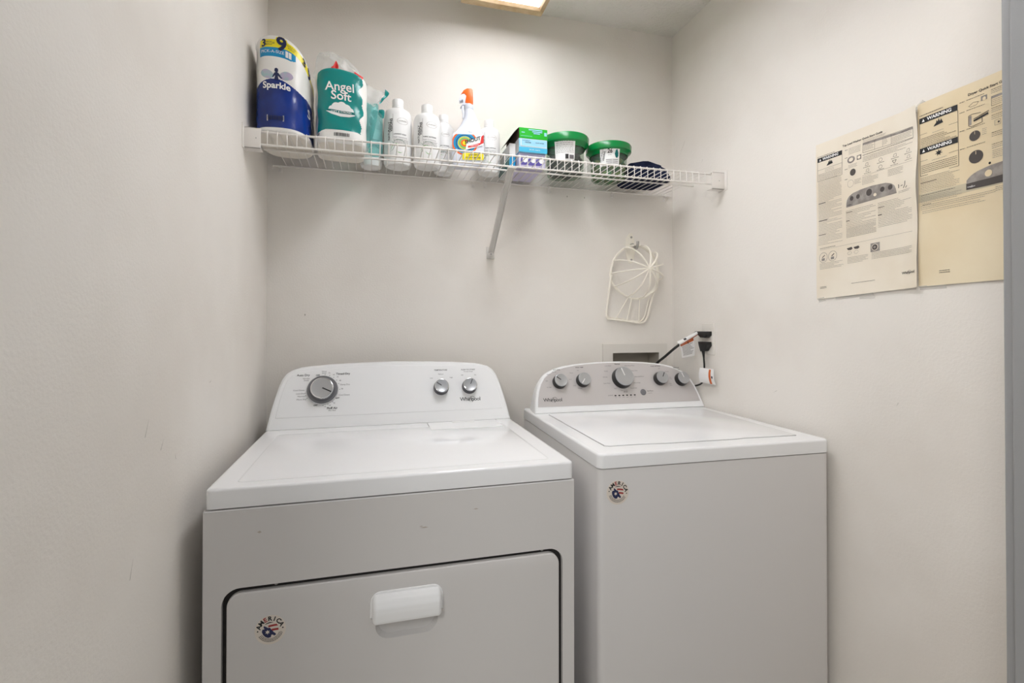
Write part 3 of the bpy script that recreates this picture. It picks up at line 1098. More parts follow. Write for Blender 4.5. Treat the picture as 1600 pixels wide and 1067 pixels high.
m.rects([(0.0150, 0.0220, 0.2205, 0.2385), (0.0235, 0.0305, 0.2205, 0.2385)], M_WHITE, tw())
m.text('Sparkle', M_WHITE, tw(), width=0.0740, at=(-0.0085, 0.1335), bold=0.028)
m.text('S', M_GREYCARD, tw(), size=0.045, at=(0.098, 0.100), bold=0.02)
# two pale wings with a plain dark blue silhouette between them
for sx in (-1, 1):
    lo, hi = [], []
    for k in range(13):
        c_ = -math.cos(PI * k / 12)
        x_ = -0.0085 + sx * 0.0255 + c_ * 0.0185
        zc = 0.1660 + 0.0045 * c_ * sx
        lo.append((x_, zc - 0.0125 * math.sin(PI * k / 12)))
        hi.append((x_, zc + 0.0125 * math.sin(PI * k / 12)))
    area(m, tw(0.0007), lo, hi, M_IRI, 16)
body = [(-0.006, 0.150), (-0.0035, 0.163), (-0.009, 0.156), (-0.0115, 0.158), (-0.006, 0.1695), (-0.0025, 0.1715), (-0.0055, 0.176), (-0.0045, 0.182), (0.0, 0.184), (0.0045, 0.181), (0.0045, 0.175), (0.0025, 0.1715), (0.006, 0.1695), (0.0125, 0.160), (0.016, 0.158), (0.013, 0.155), (0.0085, 0.158), (0.0035, 0.163), (0.006, 0.150)]
m.poly([tw(0.0009)(-0.0085 + a, b) for a, b in body], M_NAVYINK)
m.rects([(-0.034, 0.012, 0.0330, 0.0500)], M_GREYCARD, tw(0.0006))
x = -0.032
while x < 0.010:
    w = random.uniform(0.0005, 0.0016)
    m.rects([(x, x + w, 0.0350, 0.0480)], M_NAVYINK, tw(0.0011))
    x += w + random.uniform(0.0006, 0.0014)
m.build('wrapped_rolls', pt)
m = MB()                                    # the gathered tail of the wrap beside the wall
m.grid(lambda u, v: (-0.0765 - 0.006 * u * v, -0.05 + 0.05 * u, 0.262 + 0.024 * v * (1 - u * 0.6)), 6, 6, M_FILM)
m.build('wrap_tail', pt)


# ------------------------------------------------------------------ toilet paper
tp = thing('toilet_paper_pack', 'torn plastic bag of toilet paper with a teal front, right of the paper towels', 'toilet paper', (0.2475, -0.175, SH), R(4))
wt = Wrap(superell(0.0740, 0.0950, 4.5), lambda x, y: 0.226 - 0.012 * abs((x + 0.01) / 0.07) ** 2)
m = MB()


def tp_surf(s, v, eps=0.0):
    wob = 0.0022 * math.sin(s * 48 + v * 7) * math.sin(v * 11 + s * 20)
    q = wt.at(s, min(v, 1.0), wob + eps)
    c = 1.0
    if v > 0.94:
        k = min((v - 0.94) / 0.06, 1.0)
        c = 1 - 0.13 * (1 - math.sqrt(max(0, 1 - k * k)))
    if v < 0.05:
        c = 1 - 0.06 * (1 - v / 0.05) ** 2
    return Vector((q.x * c, q.y * c, q.z))


def tp_mat(u, v):
    s = (u - 0.5) * wt.L
    z = v * 0.222
    lo = 0.0375 - 0.010 * max(0, (abs(s) - 0.045) / 0.03)
    hi = 0.2325 - 0.45 * max(0, s - 0.012) - 0.25 * max(0, -0.02 - s)
    r = 0.0585 + 0.006 * math.sin(z * 62 + 0.8) + 0.004 * math.sin(z * 140)
    if -0.078 < s < r and lo < z < hi:
        return M_TEAL
    if -0.082 < s < r + 0.002 and hi <= z < hi + 0.006:
        return M_RED
    return M_PAPER


NU, NT = 300, 180
m.grid(lambda u, v: tp_surf((u - 0.5) * wt.L, v), NU, NT, M_PAPER, True, True, tp_mat)
nu = NU
top = [m.v[NT * nu + i] for i in range(nu)]
m.add(top + [Vector((0, 0, 0.224))], [[i, (i + 1) % nu, nu] for i in range(nu)], M_PAPER, True)
bot = [m.v[i] for i in range(nu)]
m.add(bot + [Vector((0, 0, 0.003))], [[(i + 1) % nu, i, nu] for i in range(nu)], M_ROLL, True)


def tt(eps=0.0010):
    return lambda s, z: tp_surf(s, z / 0.222, eps)


m.text('Angel', M_WHITE, tt(), size=0.0365, at=(-0.0055, 0.1655), bold=0.012, rot=R(2))
m.text('Soft', M_WHITE, tt(), size=0.0365, at=(-0.0025, 0.1380), bold=0.012)
cloud = []
for x in range(41):
    px = -0.040 + 0.074 * x / 40
    cloud.append((px, max([0.097] + [cz + math.sqrt(max(0, r_ * r_ - (px - cx) ** 2)) for cx, cz, r_ in ((-0.029, 0.0985, 0.009), (-0.016, 0.104, 0.0135), (0.000, 0.108, 0.0130), (0.014, 0.103, 0.0120), (0.026, 0.098, 0.008)) if abs(px - cx) < r_])))
area(m, tt(), [(-0.040, 0.0945), (0.034, 0.0945)], cloud, M_WHITE, 40)
area(m, tt(), [(-0.044, 0.0905), (-0.030, 0.0830), (-0.004, 0.0775), (0.022, 0.0785), (0.037, 0.0845)], [(-0.044, 0.0915), (-0.030, 0.0915), (-0.004, 0.0865), (0.022, 0.0865), (0.037, 0.0875)], M_WHITE, 30)
area(m, tt(0.0013), [(-0.041, 0.0920), (-0.030, 0.0905), (-0.004, 0.0865), (0.022, 0.0868), (0.037, 0.0885)], [(-0.041, 0.0970), (-0.030, 0.0970), (-0.004, 0.0945), (0.022, 0.0945), (0.037, 0.0950)], M_TEALD, 30)
m.text('SOFT & STRONG', M_WHITE, tt(0.0016), width=0.058, at=(-0.002, 0.0908), bold=0.01)
x = -0.022
while x < 0.020:
    w = random.uniform(0.0008, 0.0025)
    m.rects([(x, x + w, 0.0190, 0.0290)], M_INK, tt(0.0008))
    x += w + random.uniform(0.0008, 0.0022)
m.rects([(-0.074, -0.072, 0.0190, 0.0270), (-0.070, -0.0685, 0.0190, 0.0270), (-0.067, -0.065, 0.0190, 0.0270)], M_INK, tt(0.0008))
m.build('wrapped_rolls', tp)


def film(mb, outline, y0, bulge, m, ctr, dx=0.0, dz=0.0):
    """a crinkled sheet inside an (x, z) outline around a centre"""
    pts = smooth_path([(p[0], 0, p[1]) for p in outline], 6, True)
    n = len(pts)
    rows = 7
    vs = []
    for j in range(rows + 1):
        k = 1 - j / rows
        for i, p in enumerate(pts):
            x = ctr[0] + (p.x - ctr[0]) * k
            z = ctr[1] + (p.z - ctr[1]) * k
            y = y0 - bulge * (1 - k * k) + 0.004 * math.sin(x * 140 + z * 60) * math.sin(z * 120)
            vs.append((x, y, z))
    fs = []
    for j in range(rows):
        for i in range(n):
            l = (i + 1) % n
            fs.append([j * n + i, j * n + l, (j + 1) * n + l, (j + 1) * n + i])
    mb.add(vs, fs, m, True)


def loc2(lst, root):
    """world (x, z) into a pack's own frame"""
    return [(p[0] - root.location.x, p[1] - root.location.z) for p in lst]


m = MB()
film(m, loc2([(0.168, 1.985), (0.170, 2.020), (0.176, 2.058), (0.194, 2.074), (0.222, 2.076), (0.256, 2.066), (0.287, 2.043), (0.310, 2.012), (0.30, 1.985), (0.24, 1.985)], tp), -0.020, 0.03, M_FILM, (-0.005, 0.255))
m.build('clear_film_top', tp)
m = MB()
film(m, loc2([(0.310, 2.028), (0.335, 2.019), (0.379, 2.006), (0.392, 2.012), (0.397, 2.000), (0.367, 1.966), (0.366, 1.945), (0.358, 1.896), (0.343, 1.834), (0.327, 1.801), (0.323, 1.90)], tp), 0.045, 0.01, M_FILM, (0.092, 0.165))
m.build('clear_film_side', tp)
m = MB()
film(m, loc2([(0.3245, 1.952), (0.345, 1.957), (0.363, 1.955), (0.359, 1.912), (0.343, 1.838), (0.330, 1.806), (0.3255, 1.86)], tp), 0.036, 0.004, M_FILMT, (0.096, 0.13))
film(m, loc2([(0.386, 2.013), (0.399, 2.001), (0.384, 1.981), (0.368, 1.962), (0.368, 1.973), (0.380, 1.988), (0.390, 2.001)], tp), 0.040, 0.002, M_TEAL, (0.1365, 0.219))
film(m, loc2([(0.362, 1.946), (0.372, 1.952), (0.385, 1.950), (0.383, 1.924), (0.372, 1.926)], tp), 0.060, 0.006, M_TEAL, (0.128, 0.17))
film(m, loc2([(0.340, 1.93), (0.374, 1.925), (0.377, 1.85), (0.376, 1.788), (0.335, 1.788), (0.336, 1.83)], tp), 0.036, 0.006, M_FILMT, (0.110, 0.08))
m.build('teal_film_side', tp)
m = MB()
m.grid(lambda u, v: (-0.0315 + 0.020 * u + 0.005 * v, -0.080 + 0.012 * u * (1 - u) * 4, 0.224 + (0.034 * v) * (1 - abs(2 * u - 1) ** 1.6 * v)), 8, 8, M_RED)
m.build('torn_red_strip', tp)
m = MB()
m.grid(lambda u, v: (0.036 + 0.026 * u, -0.078 + 0.004 * u, 0.222 - 0.012 * u + 0.007 * v), 4, 3, M_RED)
m.build('torn_red_strip', tp)


# ------------------------------------------------------------------ bottles
def bottle(label, x, y, h, r, turn, title, cap_r, scent=True):
    o = thing('detergent_bottle', label, 'bottle', (x, y, SH), turn, 'white detergent bottles on the shelf')
    hc = 0.030 * h / 0.233
    sh_ = h - hc - 0.004
    m = MB()
    m.lathe([(0.0001, 0.004), (r * 0.72, 0.003), (r * 0.80, 0.0), (r * 0.93, 0.003), (r, 0.012), (r, sh_ - 0.030), (r * 0.97, sh_ - 0.019), (r * 0.88, sh_ - 0.010), (r * 0.66, sh_ - 0.003), (cap_r * 0.98, sh_), (cap_r * 0.92, sh_ + 0.006)], M_BOTTLE, 48)
    e = r + 0.0007

    def fn(s, z):
        a = s / r
        return Vector((e * math.sin(a), -e * math.cos(a), z))
    k = r / 0.047
    m.rects([(-0.0190 * k, -0.0183 * k, h * 0.36, h * 0.72)], M_INKG, fn)
    m.text('NATURALLY', M_INK, fn, size=0.0112 * k, at=(-0.0330 * k, h * 0.475), rot=PI / 2, bold=0.012)
    m.text('VISIONS', M_INK, fn, size=0.0125 * k, at=(-0.0245 * k, h * 0.560), rot=PI / 2, bold=0.02)
    m.text(title, M_INK, fn, width=(0.043 if 'SOAP' in title else 0.047) * k, at=(-0.0165 * k, h * 0.430), align='LEFT', bold=0.02)
    m.text('Super Concentrate', M_INKG, fn, width=0.047 * k, at=(-0.0165 * k, h * 0.385), align='LEFT')
    for j in range(4):
        xx = -0.0165 * k
        while xx < 0.034 * k:
            w = random.uniform(0.003, 0.008) * k
            m.rects([(xx, min(xx + w, 0.036 * k), h * 0.352 - j * 0.0042 * k, h * 0.352 - j * 0.0042 * k + 0.0014)], M_TXT, fn)
            xx += w + 0.0012
    # oval scent mark
    N = 40
    for i in range(N):
        a0, a1 = 2 * PI * i / N, 2 * PI * (i + 1) / N
        q = []
        for a, g in ((a0, 1), (a1, 1), (a1, 1.05), (a0, 1.05)):
            q.append(fn(0.0145 * k + 0.0185 * k * g * math.cos(a), h * 0.625 + 0.0105 * k * g * math.sin(a)))
        m.add(q, [[0, 1, 2, 3]], M_TXT)
    m.text('LAVENDER', M_TXT, fn, size=0.0062 * k, at=(0.0145 * k, h * 0.625))
    # leaf arcs low on the label
    for cx, cz, rr, a0, a1, mm in ((-0.035, 0.255, 0.020, -70, 70, M_GREYGREEN), (0.002, 0.235, 0.026, 20, 150, M_GREYGREEN), (-0.004, 0.20, 0.020, 60, 185, M_GREENINK), (0.006, 0.225, 0.014, 200, 300, M_GREENINK)):
        for i in range(12):
            q = []
            for a, g in ((a0 + (a1 - a0) * i / 12, 0), (a0 + (a1 - a0) * (i + 1) / 12, 0), (a0 + (a1 - a0) * (i + 1) / 12, 1), (a0 + (a1 - a0) * i / 12, 1)):
                rr2 = rr + 0.0022 * g * math.sin(PI * min(max((a - a0) / (a1 - a0), 0.05), 0.95))
                q.append(fn((cx + rr2 * math.cos(R(a))) * k, cz * h + rr2 * k * math.sin(R(a))))
            m.add(q, [[0, 1, 2, 3]], mm)
    m.build('body', o)
    m = MB()
    m.lathe([(cap_r * 0.9, sh_ + 0.002), (cap_r, sh_ + 0.004), (cap_r, sh_ + 0.009), (cap_r * 0.96, sh_ + 0.0098), (cap_r, sh_ + 0.0106), (cap_r, h - 0.002), (cap_r * 0.94, h), (0.0001, h)], M_BOTTLE, 40)
    m.build('cap', o)
    return o


bottle('large white laundry soap bottle partly behind sheer teal film, left of the other bottles', 0.3380, -0.0410, 0.206, 0.0365, R(14), 'LAUNDRY SOAP', 0.017)
bottle('large white laundry soap bottle in full view, next to the torn teal bag', 0.4270, -0.0720, 0.2335, 0.0470, R(0), 'LAUNDRY SOAP', 0.0195)
bottle('large white fabric softener bottle, second one right of the teal bag', 0.5250, -0.0950, 0.2160, 0.0455, R(-2), 'FABRIC SOFTENER', 0.0195)
bottle('small white fabric softener bottle half hidden, between large softener bottle and orange-topped spray bottle', 0.5900, -0.0400, 0.2120, 0.0365, R(-14), 'FABRIC SOFTENER', 0.0165)
bottle('small white fabric softener bottle between the spray bottle and the cartons', 0.7505, -0.0760, 0.1970, 0.0395, R(-13), 'FABRIC SOFTENER', 0.0175)

# ------------------------------------------------------------------ spray bottle
sp = thing('spray_bottle', 'white stain remover spray bottle with an orange and white trigger head', 'spray bottle', (0.6610, -0.1380, SH), R(-10))


def loft(mb, secs, m, n=40):
    """sections (cx, a, b, z, exponent)"""
    vs = []
    for cx, a, b, z, e in secs:
        f = superell(a, b, e)
        for k in range(n):
            x, y = f(2 * PI * k / n)
            vs.append((cx + x, y, z))
    fs = []
    for i in range(len(secs) - 1):
        for k in range(n):
            l = (k + 1) % n
            fs.append([i * n + k, i * n + l, (i + 1) * n + l, (i + 1) * n + k])
    fs.append(list(range(n))[::-1])
    fs.append([(len(secs) - 1) * n + k for k in range(n)])
    mb.add(vs, fs, m, True)


m = MB()
loft(m, [(0, 0.048, 0.026, 0.0, 7), (0, 0.0525, 0.029, 0.006, 9), (0, 0.0545, 0.030, 0.05, 9), (0.0, 0.0545, 0.030, 0.100, 9), (0.0005, 0.053, 0.0285, 0.110, 4), (0.004, 0.043, 0.025, 0.125, 2.6), (0.008, 0.034, 0.0225, 0.145, 2.3), (0.009, 0.026, 0.0195, 0.165, 2.1), (0.007, 0.019, 0.017, 0.183, 2), (0.004, 0.0155, 0.0155, 0.197, 2), (0.003, 0.014, 0.014, 0.203, 2)], M_BOTTLEB)
SY = -0.0312


def sl(e=0.0):
    def fn(x, z):
        return Vector((x, -0.0304 - e, z))
    return fn


for rr, mm, e in ((0.044, M_ORANGE, 0), (0.0385, M_CYAN, 0.0002), (0.030, M_NAVYINK, 0.0004), (0.0275, M_CYAN, 0.0006), (0.0235, M_YELLOW, 0.0008), (0.0205, M_GREENINK, 0.001), (0.0135, M_ORANGE, 0.0012), (0.0075, M_YELLOW, 0.0014)):
    cx, cz = -0.0105, 0.0745
    ring = []
    for k in range(40):
        a = 2 * PI * k / 40
        ring.append(sl(e)(max(cx + rr * math.cos(a), -0.0525), min(max(cz + rr * 0.95 * math.sin(a), 0.030), 0.1045)))
    m.poly(ring, mm)
m.poly([sl(0.0020)(x, z) for x, z in [(-0.008, 0.050), (0.052, 0.068), (0.052, 0.106), (0.040, 0.098), (-0.004, 0.078)]], M_WHITE)
m.poly([sl(0.0018)(x, z) for x, z in [(0.010, 0.030), (0.053, 0.034), (0.053, 0.060), (0.010, 0.044), (-0.020, 0.040)]], M_BOTTLEB)
m.poly([sl(0.0022)(x, z) for x, z in [(0.000, 0.0580), (0.030, 0.0630), (0.0535, 0.0760), (0.0535, 0.1040), (0.046, 0.0980), (0.042, 0.0760), (0.020, 0.0690), (0.000, 0.0640)]], M_RED)
m.text('SHOUT', M_INK, sl(0.0028), at=(0.0155, 0.0835), width=0.058, size=0.03, rot=R(17), bold=0.03, shear=0.2)
m.text('Triple-Acting', M_WHITE, sl(0.0030), at=(0.022, 0.0665), width=0.030, rot=R(12), bold=0.01)
m.rects([(-0.018, 0.0535, 0.0170, 0.0400)], M_YELLOW, sl(0.0024))
m.text('LAUNDRY', M_INK, sl(0.003), at=(0.018, 0.0340), width=0.034, bold=0.02)
m.text('STAIN REMOVER', M_INK, sl(0.003), at=(0.018, 0.0240), width=0.052, bold=0.02)
m.text('New', M_INKG, sl(0.003) , at=(0.0075, 0.1120), size=0.0065)
m.build('body', sp)
m = MB()
m.lathe([(0.0150, 0.200), (0.0165, 0.202), (0.0165, 0.216), (0.0135, 0.219)], M_BOTTLEB, 28, Matrix.Translation((0.003, 0, 0)))
hs = [(-0.026, 0.206), (-0.019, 0.213), (0.0, 0.217), (0.016, 0.215), (0.017, 0.224), (0.0145, 0.262), (0.012, 0.266), (-0.004, 0.268), (-0.014, 0.262), (-0.024, 0.248), (-0.030, 0.236), (-0.030, 0.226), (-0.022, 0.228), (-0.018, 0.232), (-0.016, 0.222)]
m.prism(hs, -0.011, 0.011, M_BOTTLEB, 0.003, 2, front(0))
m.build('trigger_head', sp)
m = MB()
trg = [(-0.020, 0.222), (-0.012, 0.222), (-0.014, 0.205), (-0.011, 0.190), (-0.013, 0.175), (-0.016, 0.168), (-0.019, 0.172), (-0.018, 0.188), (-0.022, 0.203)]
m.prism(trg, -0.007, 0.007, M_BOTTLEB, 0.002, 2, front(0))
m.build('trigger', sp)
m = MB()
cap = [(-0.010, 0.221), (0.0155, 0.214), (0.0185, 0.222), (0.0165, 0.266), (0.012, 0.271), (-0.003, 0.2715), (-0.015, 0.264), (-0.024, 0.250), (-0.012, 0.252), (-0.006, 0.245)]
m.prism(cap, -0.0128, 0.0128, M_ORANGE, 0.003, 3, front(0), True)
m.build('orange_shroud', sp)


# ------------------------------------------------------------------ cartons
def carton(name, label, x0, x1, y0, y1, z0, z1, base, extra=None, rz=0.0):
    o = thing(name, label, 'carton', ((x0 + x1) / 2, (y0 + y1) / 2, z0), rz, 'cartons on the shelf')
    w, d, h = (x1 - x0) / 2, (y1 - y0) / 2, z1 - z0
    m = MB()
    m.box(-w, w, -d, d, 0, h, base, 0.0012, 1)
    fn = lambda u, v, e=0.0006: Vector((u, -d - e, v))
    sd = lambda u, v, e=0.0006: Vector((-w - e, -u, v))
    if extra:
        extra(m, fn, sd, w, d, h, o)
    m.build('box', o)
    return o


def lav_art(m, fn, sd, w, d, h, o):
    m.rects([(-w + 0.004, w - 0.004, 0.006, h * 0.88)], M_LAV, fn)
    m.rects([(-w + 0.008, w - 0.008, h * 0.14, h * 0.58)], M_PURPLE, lambda a, b: fn(a, b, 0.0008))
    for k in range(3):
        cx = -w * 0.62 + k * w * 0.62
        m.poly([fn(cx + 0.014 * math.cos(a), h * 0.42 + 0.014 * math.sin(a), 0.001) for a in [2 * PI * i / 16 for i in range(16)]], M_PURPLE)
        m.poly([fn(cx + 0.004 + 0.009 * math.cos(a), h * 0.5 + 0.009 * math.sin(a), 0.0014) for a in [2 * PI * i / 16 for i in range(16)]], M_WHITE)


def blue_art(m, fn, sd, w, d, h, o):
    m.rects([(-w, w, 0, h * 0.34)], M_BLUEBOX2, fn)
    m.rects([(-w + 0.006, w * 0.98, h * 0.40, h * 0.98)], M_WHITE, lambda a, b: fn(a, b, 0.0008))
    m.rects([(-w + 0.008, w * 0.97, h * 0.44, h * 0.96)], M_BLUEBOX, lambda a, b: fn(a, b, 0.0011))
    m.text('NATURALLY', M_NAVYINK, lambda a, b: fn(a, b, 0.0015), width=0.026, at=(-w * 0.50, h * 0.84), bold=0.01)
    m.text('VISIONS', M_NAVYINK, lambda a, b: fn(a, b, 0.0015), width=0.022, at=(-w * 0.38, h * 0.70), bold=0.02)
    m.text('BLUE WATER', M_NAVYINK, lambda a, b: fn(a, b, 0.0015), width=0.030, at=(w * 0.46, h * 0.72), bold=0.01)
    m.text('DRYER SHEETS', M_WHITE, lambda a, b: fn(a, b, 0.0015), size=0.006, at=(w * 0.1, h * 0.18))
    m.rects([(-d, d, 0, h)], M_GREYCARD, sd)
    for k in range(4):
        m.rects([(-d * 0.7, d * 0.75, h * (0.28 + 0.13 * k), h * (0.28 + 0.13 * k) + 0.001)], M_TXT, lambda a, b: sd(a, b, 0.001))


def green_art(m, fn, sd, w, d, h, o):
    f = lambda a, b: fn(a, b, 0.0012)
    for k, (a, b) in enumerate(((-0.35, 0.62), (-0.1, 0.62), (0.0, 0.45))):
        m.rects([(w * a, w * b, h * (0.78 - 0.16 * k), h * (0.78 - 0.16 * k) + 0.0035)], M_BLUEBOX, f)
    m.rects([(-w * 0.9, -w * 0.1, h * 0.20, h * 0.20 + 0.001), (-w * 0.85, -w * 0.62, h * 0.50, h * 0.50 + 0.003), (w * 0.76, w * 0.94, h * 0.35, h * 0.68)], M_BLUEBOX, f)
    m.rects([(-d, d, 0, h)], M_BROWN, sd)
    fl = MB()                               # the open end flap, folded out
    fl.grid(lambda u, v: (-w - 0.033 * u, -d + 0.004 + 2 * (d - 0.004) * v, h - 0.030 * u - 0.010 * u * u), 4, 4, M_BROWN)
    fl.grid(lambda u, v: (-w - 0.033 * u, -d + 0.004 + 2 * (d - 0.004) * v, h + 0.0008 - 0.030 * u - 0.010 * u * u), 4, 4, M_BROWN)
    fl.build('open_flap', o)


def teal_art(m, fn, sd, w, d, h, o):
    m.rects([(-w, w, 0, h * 0.55)], M_CYAN, fn)
    m.rects([(-w, w, h * 0.55, h)], M_WHITE, fn)
    m.rects([(-d, d, 0, h * 0.5)], M_TEALD, sd)


z1 = SH + 0.048
z2 = z1 + 0.0005 + 0.0465
carton('carton', 'lavender and purple dryer sheet carton at the bottom of the carton stack', 0.8270, 0.9230, -0.200, -0.025, SH, z1, M_LAV, lav_art)
carton('carton', 'pale blue dryer sheet carton in the middle of the carton stack', 0.8250, 0.9270, -0.210, -0.020, z1 + 0.0004, z2, M_BLUEBOX, blue_art)
carton('carton', 'bright green carton with an open brown flap, on top of the carton stack', 0.8260, 0.9280, -0.210, -0.040, z2 + 0.0004, z2 + 0.0370, M_GREENBOX, green_art)
carton('carton', 'narrow white and teal carton standing between the carton stack and a small bottle', 0.8020, 0.8235, -0.170, -0.020, SH, SH + 0.088, M_GREYCARD, teal_art)


# ------------------------------------------------------------------ tubs with green lids
def tub(label, x, y, r, h, turn, art):
    o = thing('detergent_tub', label, 'tub', (x, y, SH), turn, 'green-lidded tubs on the shelf')
    m = MB()
    m.lathe([(0.0001, 0.002), (r * 0.78, 0.002), (r * 0.81, 0.006), (r * 0.87, h * 0.86)], M_TUB, 48)
    m.build('container', o)
    m = MB()
    m.lathe([(r * 0.885, h * 0.70), (r * 0.90, h * 0.69), (r * 0.93, h * 0.74), (r * 1.03, h * 0.79), (r * 1.06, h * 0.81), (r * 1.075, h * 0.965), (r * 1.04, h), (r * 0.98, h), (r * 0.96, h * 0.93), (0.0001, h * 0.92)], M_LID, 56)
    m.build('lid', o)
    m = MB()

    def fn(s, z, e=0.0):
        rr = (r * 0.81 + (r * 0.06) * (z - 0.006) / (h * 0.86 - 0.006)) + (0.0012 if z < h * 0.66 else 0.0012 + (r * 0.20) * (z - h * 0.66) / (h * 0.2)) + e
        a = s / rr
        return Vector((rr * math.sin(a), -rr * math.cos(a), z))
    lo, hi, wlo, whi = h * 0.30, h * 0.80, r * 0.43, r * 0.47
    m.grid(lambda u, v: fn((2 * u - 1) * (wlo + (whi - wlo) * v), lo + (hi - lo) * v), 12, 16, M_WHITE)
    art(m, fn, r, h)
    m.build('paper_label', o)
    return o


def art_a(m, fn, r, h):
    e = lambda a, b: fn(a, b, 0.0012)
    for k in range(8):
        xx = -r * 0.40
        while xx < r * 0.38:
            w = random.uniform(0.004, 0.012)
            z = h * 0.755 - k * h * 0.038
            m.rects([(xx, min(xx + w, r * 0.40), z, z + 0.0013)], M_TXT, e)
            xx += w + 0.002
    m.rects([(r * 0.02, r * 0.16, h * 0.33, h * 0.45)], M_INK, e)
    m.rects([(r * 0.20, r * 0.40, h * 0.33, h * 0.43)], M_INKG, e)


def art_b(m, fn, r, h):
    e = lambda a, b: fn(a, b, 0.0012)
    m.text('NATURALLY', M_INK, e, size=0.0085, at=(-r * 0.38, h * 0.60), rot=R(80))
    m.text('VISIONS', M_INK, e, size=0.0095, at=(-r * 0.27, h * 0.58), rot=R(80), bold=0.015)
    m.text('26', M_INK, e, size=0.018, at=(0, h * 0.71), bold=0.02)
    m.text('loads', M_INKG, e, size=0.006, at=(0, h * 0.615))
    lf = [(0.26, 0.55), (0.22, 0.64), (0.27, 0.74), (0.34, 0.76), (0.40, 0.68), (0.40, 0.58), (0.33, 0.52)]
    m.poly([e(r * a, h * b) for a, b in lf], M_TEALD)
    for k in range(3):
        z = h * 0.47 - k * h * 0.05
        m.rects([(-r * 0.18, r * 0.10, z, z + 0.0022), (r * 0.12, r * 0.38, z, z + 0.0022)], M_INKG, e)


tub('green-lidded tub of dark pods beside the cartons, with finely printed white label', 1.0270, -0.1250, 0.0815, 0.138, R(-22), art_a)
tub('green-lidded tub of greenish pods beside the navy cloth, label with big number 26', 1.2050, -0.1200, 0.0800, 0.126, R(-22), art_b)


def pod(label, x, y, z, mm, grp, rz):
    m = MB()
    n, k = 14, 8
    m.grid(lambda u, v: (0.0205 * math.copysign(abs(math.cos(2 * PI * u)) ** 0.7, math.cos(2 * PI * u)) * math.sin(PI * v) ** 0.7,
                         0.0205 * math.copysign(abs(math.sin(2 * PI * u)) ** 0.7, math.sin(2 * PI * u)) * math.sin(PI * v) ** 0.7,
                         0.0115 - 0.0115 * math.cos(PI * v)), n, k, mm, True, True)
    return tag(m.build('detergent_pod', None, (x, y, z), (0, 0, rz)), label, 'pod', grp)


for cx, cy, mm, lab, grp in ((1.0270, -0.1250, M_POD, 'dark detergent pod inside the clear tub beside the cartons', 'dark pods in the left tub'),
                             (1.2050, -0.1200, M_PODG, 'green and gold detergent pod inside the tub beside the navy cloth', 'greenish pods in the right tub')):
    for layer in range(3):
        for k in range(6):
            a = 2 * PI * k / 6 + layer * 0.5
            pod(lab, cx + 0.0440 * math.cos(a), cy + 0.0440 * math.sin(a), SH + 0.0030 + layer * 0.0245, mm, grp, a)

# ------------------------------------------------------------------ folded cloth
fc = thing('folded_cloth', 'folded navy blue cloth lying at the right end of the shelf', 'cloth', (1.3560, -0.1150, SH))
for j, (zz, hh, sx, sy, dx) in enumerate(((0.0, 0.030, 0.086, 0.078, 0.0), (0.026, 0.026, 0.080, 0.070, -0.004), (0.047, 0.020, 0.066, 0.060, -0.012))):
    m = MB()
    f = superell(sx, sy, 5.0)

    def cl(u, v, f=f, zz=zz, hh=hh, dx=dx, j=j):
        x, y = f(2 * PI * u)
        k = math.sin(PI * min(max(v, 0.0), 1.0)) ** 0.35
        c = 0.90 + 0.10 * k if 0 < v < 1 else 0.0
        ripple = 1 + 0.03 * math.sin(u * 38 + j * 2) * k
        z = zz + hh * (0.5 - 0.5 * math.cos(PI * v))
        z += (0.004 * math.sin(x * 60 + j) + 0.003 * math.sin(y * 80 + x * 30)) * v * (1 if zz or v > 0.5 else 0)
        if v >= 0.999:
            z += 0.002 * math.sin(x * 50)
        return (dx + x * c * ripple, y * c * ripple, z)
    m.grid(cl, 80, 10, M_CLOTH, True, True)
    if j < 2:
        m.build('fold', fc)
    else:
        m.build('fold', fc)

# ------------------------------------------------------------------ plastic cap cage on its hook
hk = thing('wall_hook', 'oval white wall hook plate with two screws holding the plastic cage', 'hook', (1.3615, 0, 1.540))
m = MB()
m.prism([(0.0215 * math.cos(a), 0.063 * math.sin(a)) for a in [2 * PI * k / 40 for k in range(40)]], 0, 0.003, M_CREAM, 0.001, 2, front(0))
m.build('plate', hk)
for z in (-0.048, 0.045):
    m = MB()
    m.lathe([(0.0048, 0.003), (0.0042, 0.0055), (0.0001, 0.006)], M_STEEL, 14, frame((0.004, 0, z), (1, 0, 0), (0, 0, 1), (0, -1, 0)))
    m.build('screw', hk)
m = MB()
m.tube(smooth_path([(0.004, -0.002, 0.014), (0.004, -0.018, 0.012), (0.004, -0.034, 0.000), (0.004, -0.046, -0.006), (0.004, -0.054, 0.004), (0.004, -0.055, 0.020)], 5), 0.0055, M_STEEL, 10)
m.build('hook_arm', hk)

cc = thing('cap_cage', 'white plastic ball cap washing cage hanging on the back wall hook', 'cap cage', (1.3655, -0.03, 1.545))
co = Vector((1.3655, -0.03, 1.545))
RING = [(1.366, 1.548), (1.326, 1.537), (1.298, 1.518), (1.278, 1.494), (1.265, 1.466), (1.259, 1.437), (1.259, 1.412), (1.270, 1.387), (1.298, 1.359), (1.338, 1.337), (1.379, 1.331), (1.420, 1.343), (1.457, 1.371), (1.470, 1.406), (1.472, 1.454), (1.461, 1.491), (1.445, 1.516), (1.420, 1.536), (1.392, 1.546)]
m = MB()
ringp = smooth_path([Vector((a, -0.030, b)) - co for a, b in RING], 5, True)
m.tube(ringp, 0.0044, M_CREAM, 8, True)
m.tube([Vector((p.x * 0.985, p.y + 0.008, -0.107 + (p.z + 0.107) * 0.985)) for p in ringp], 0.0036, M_CREAM, 8, True)
m.build('band', cc)
hub = Vector((1.368, -0.140, 1.443)) - co
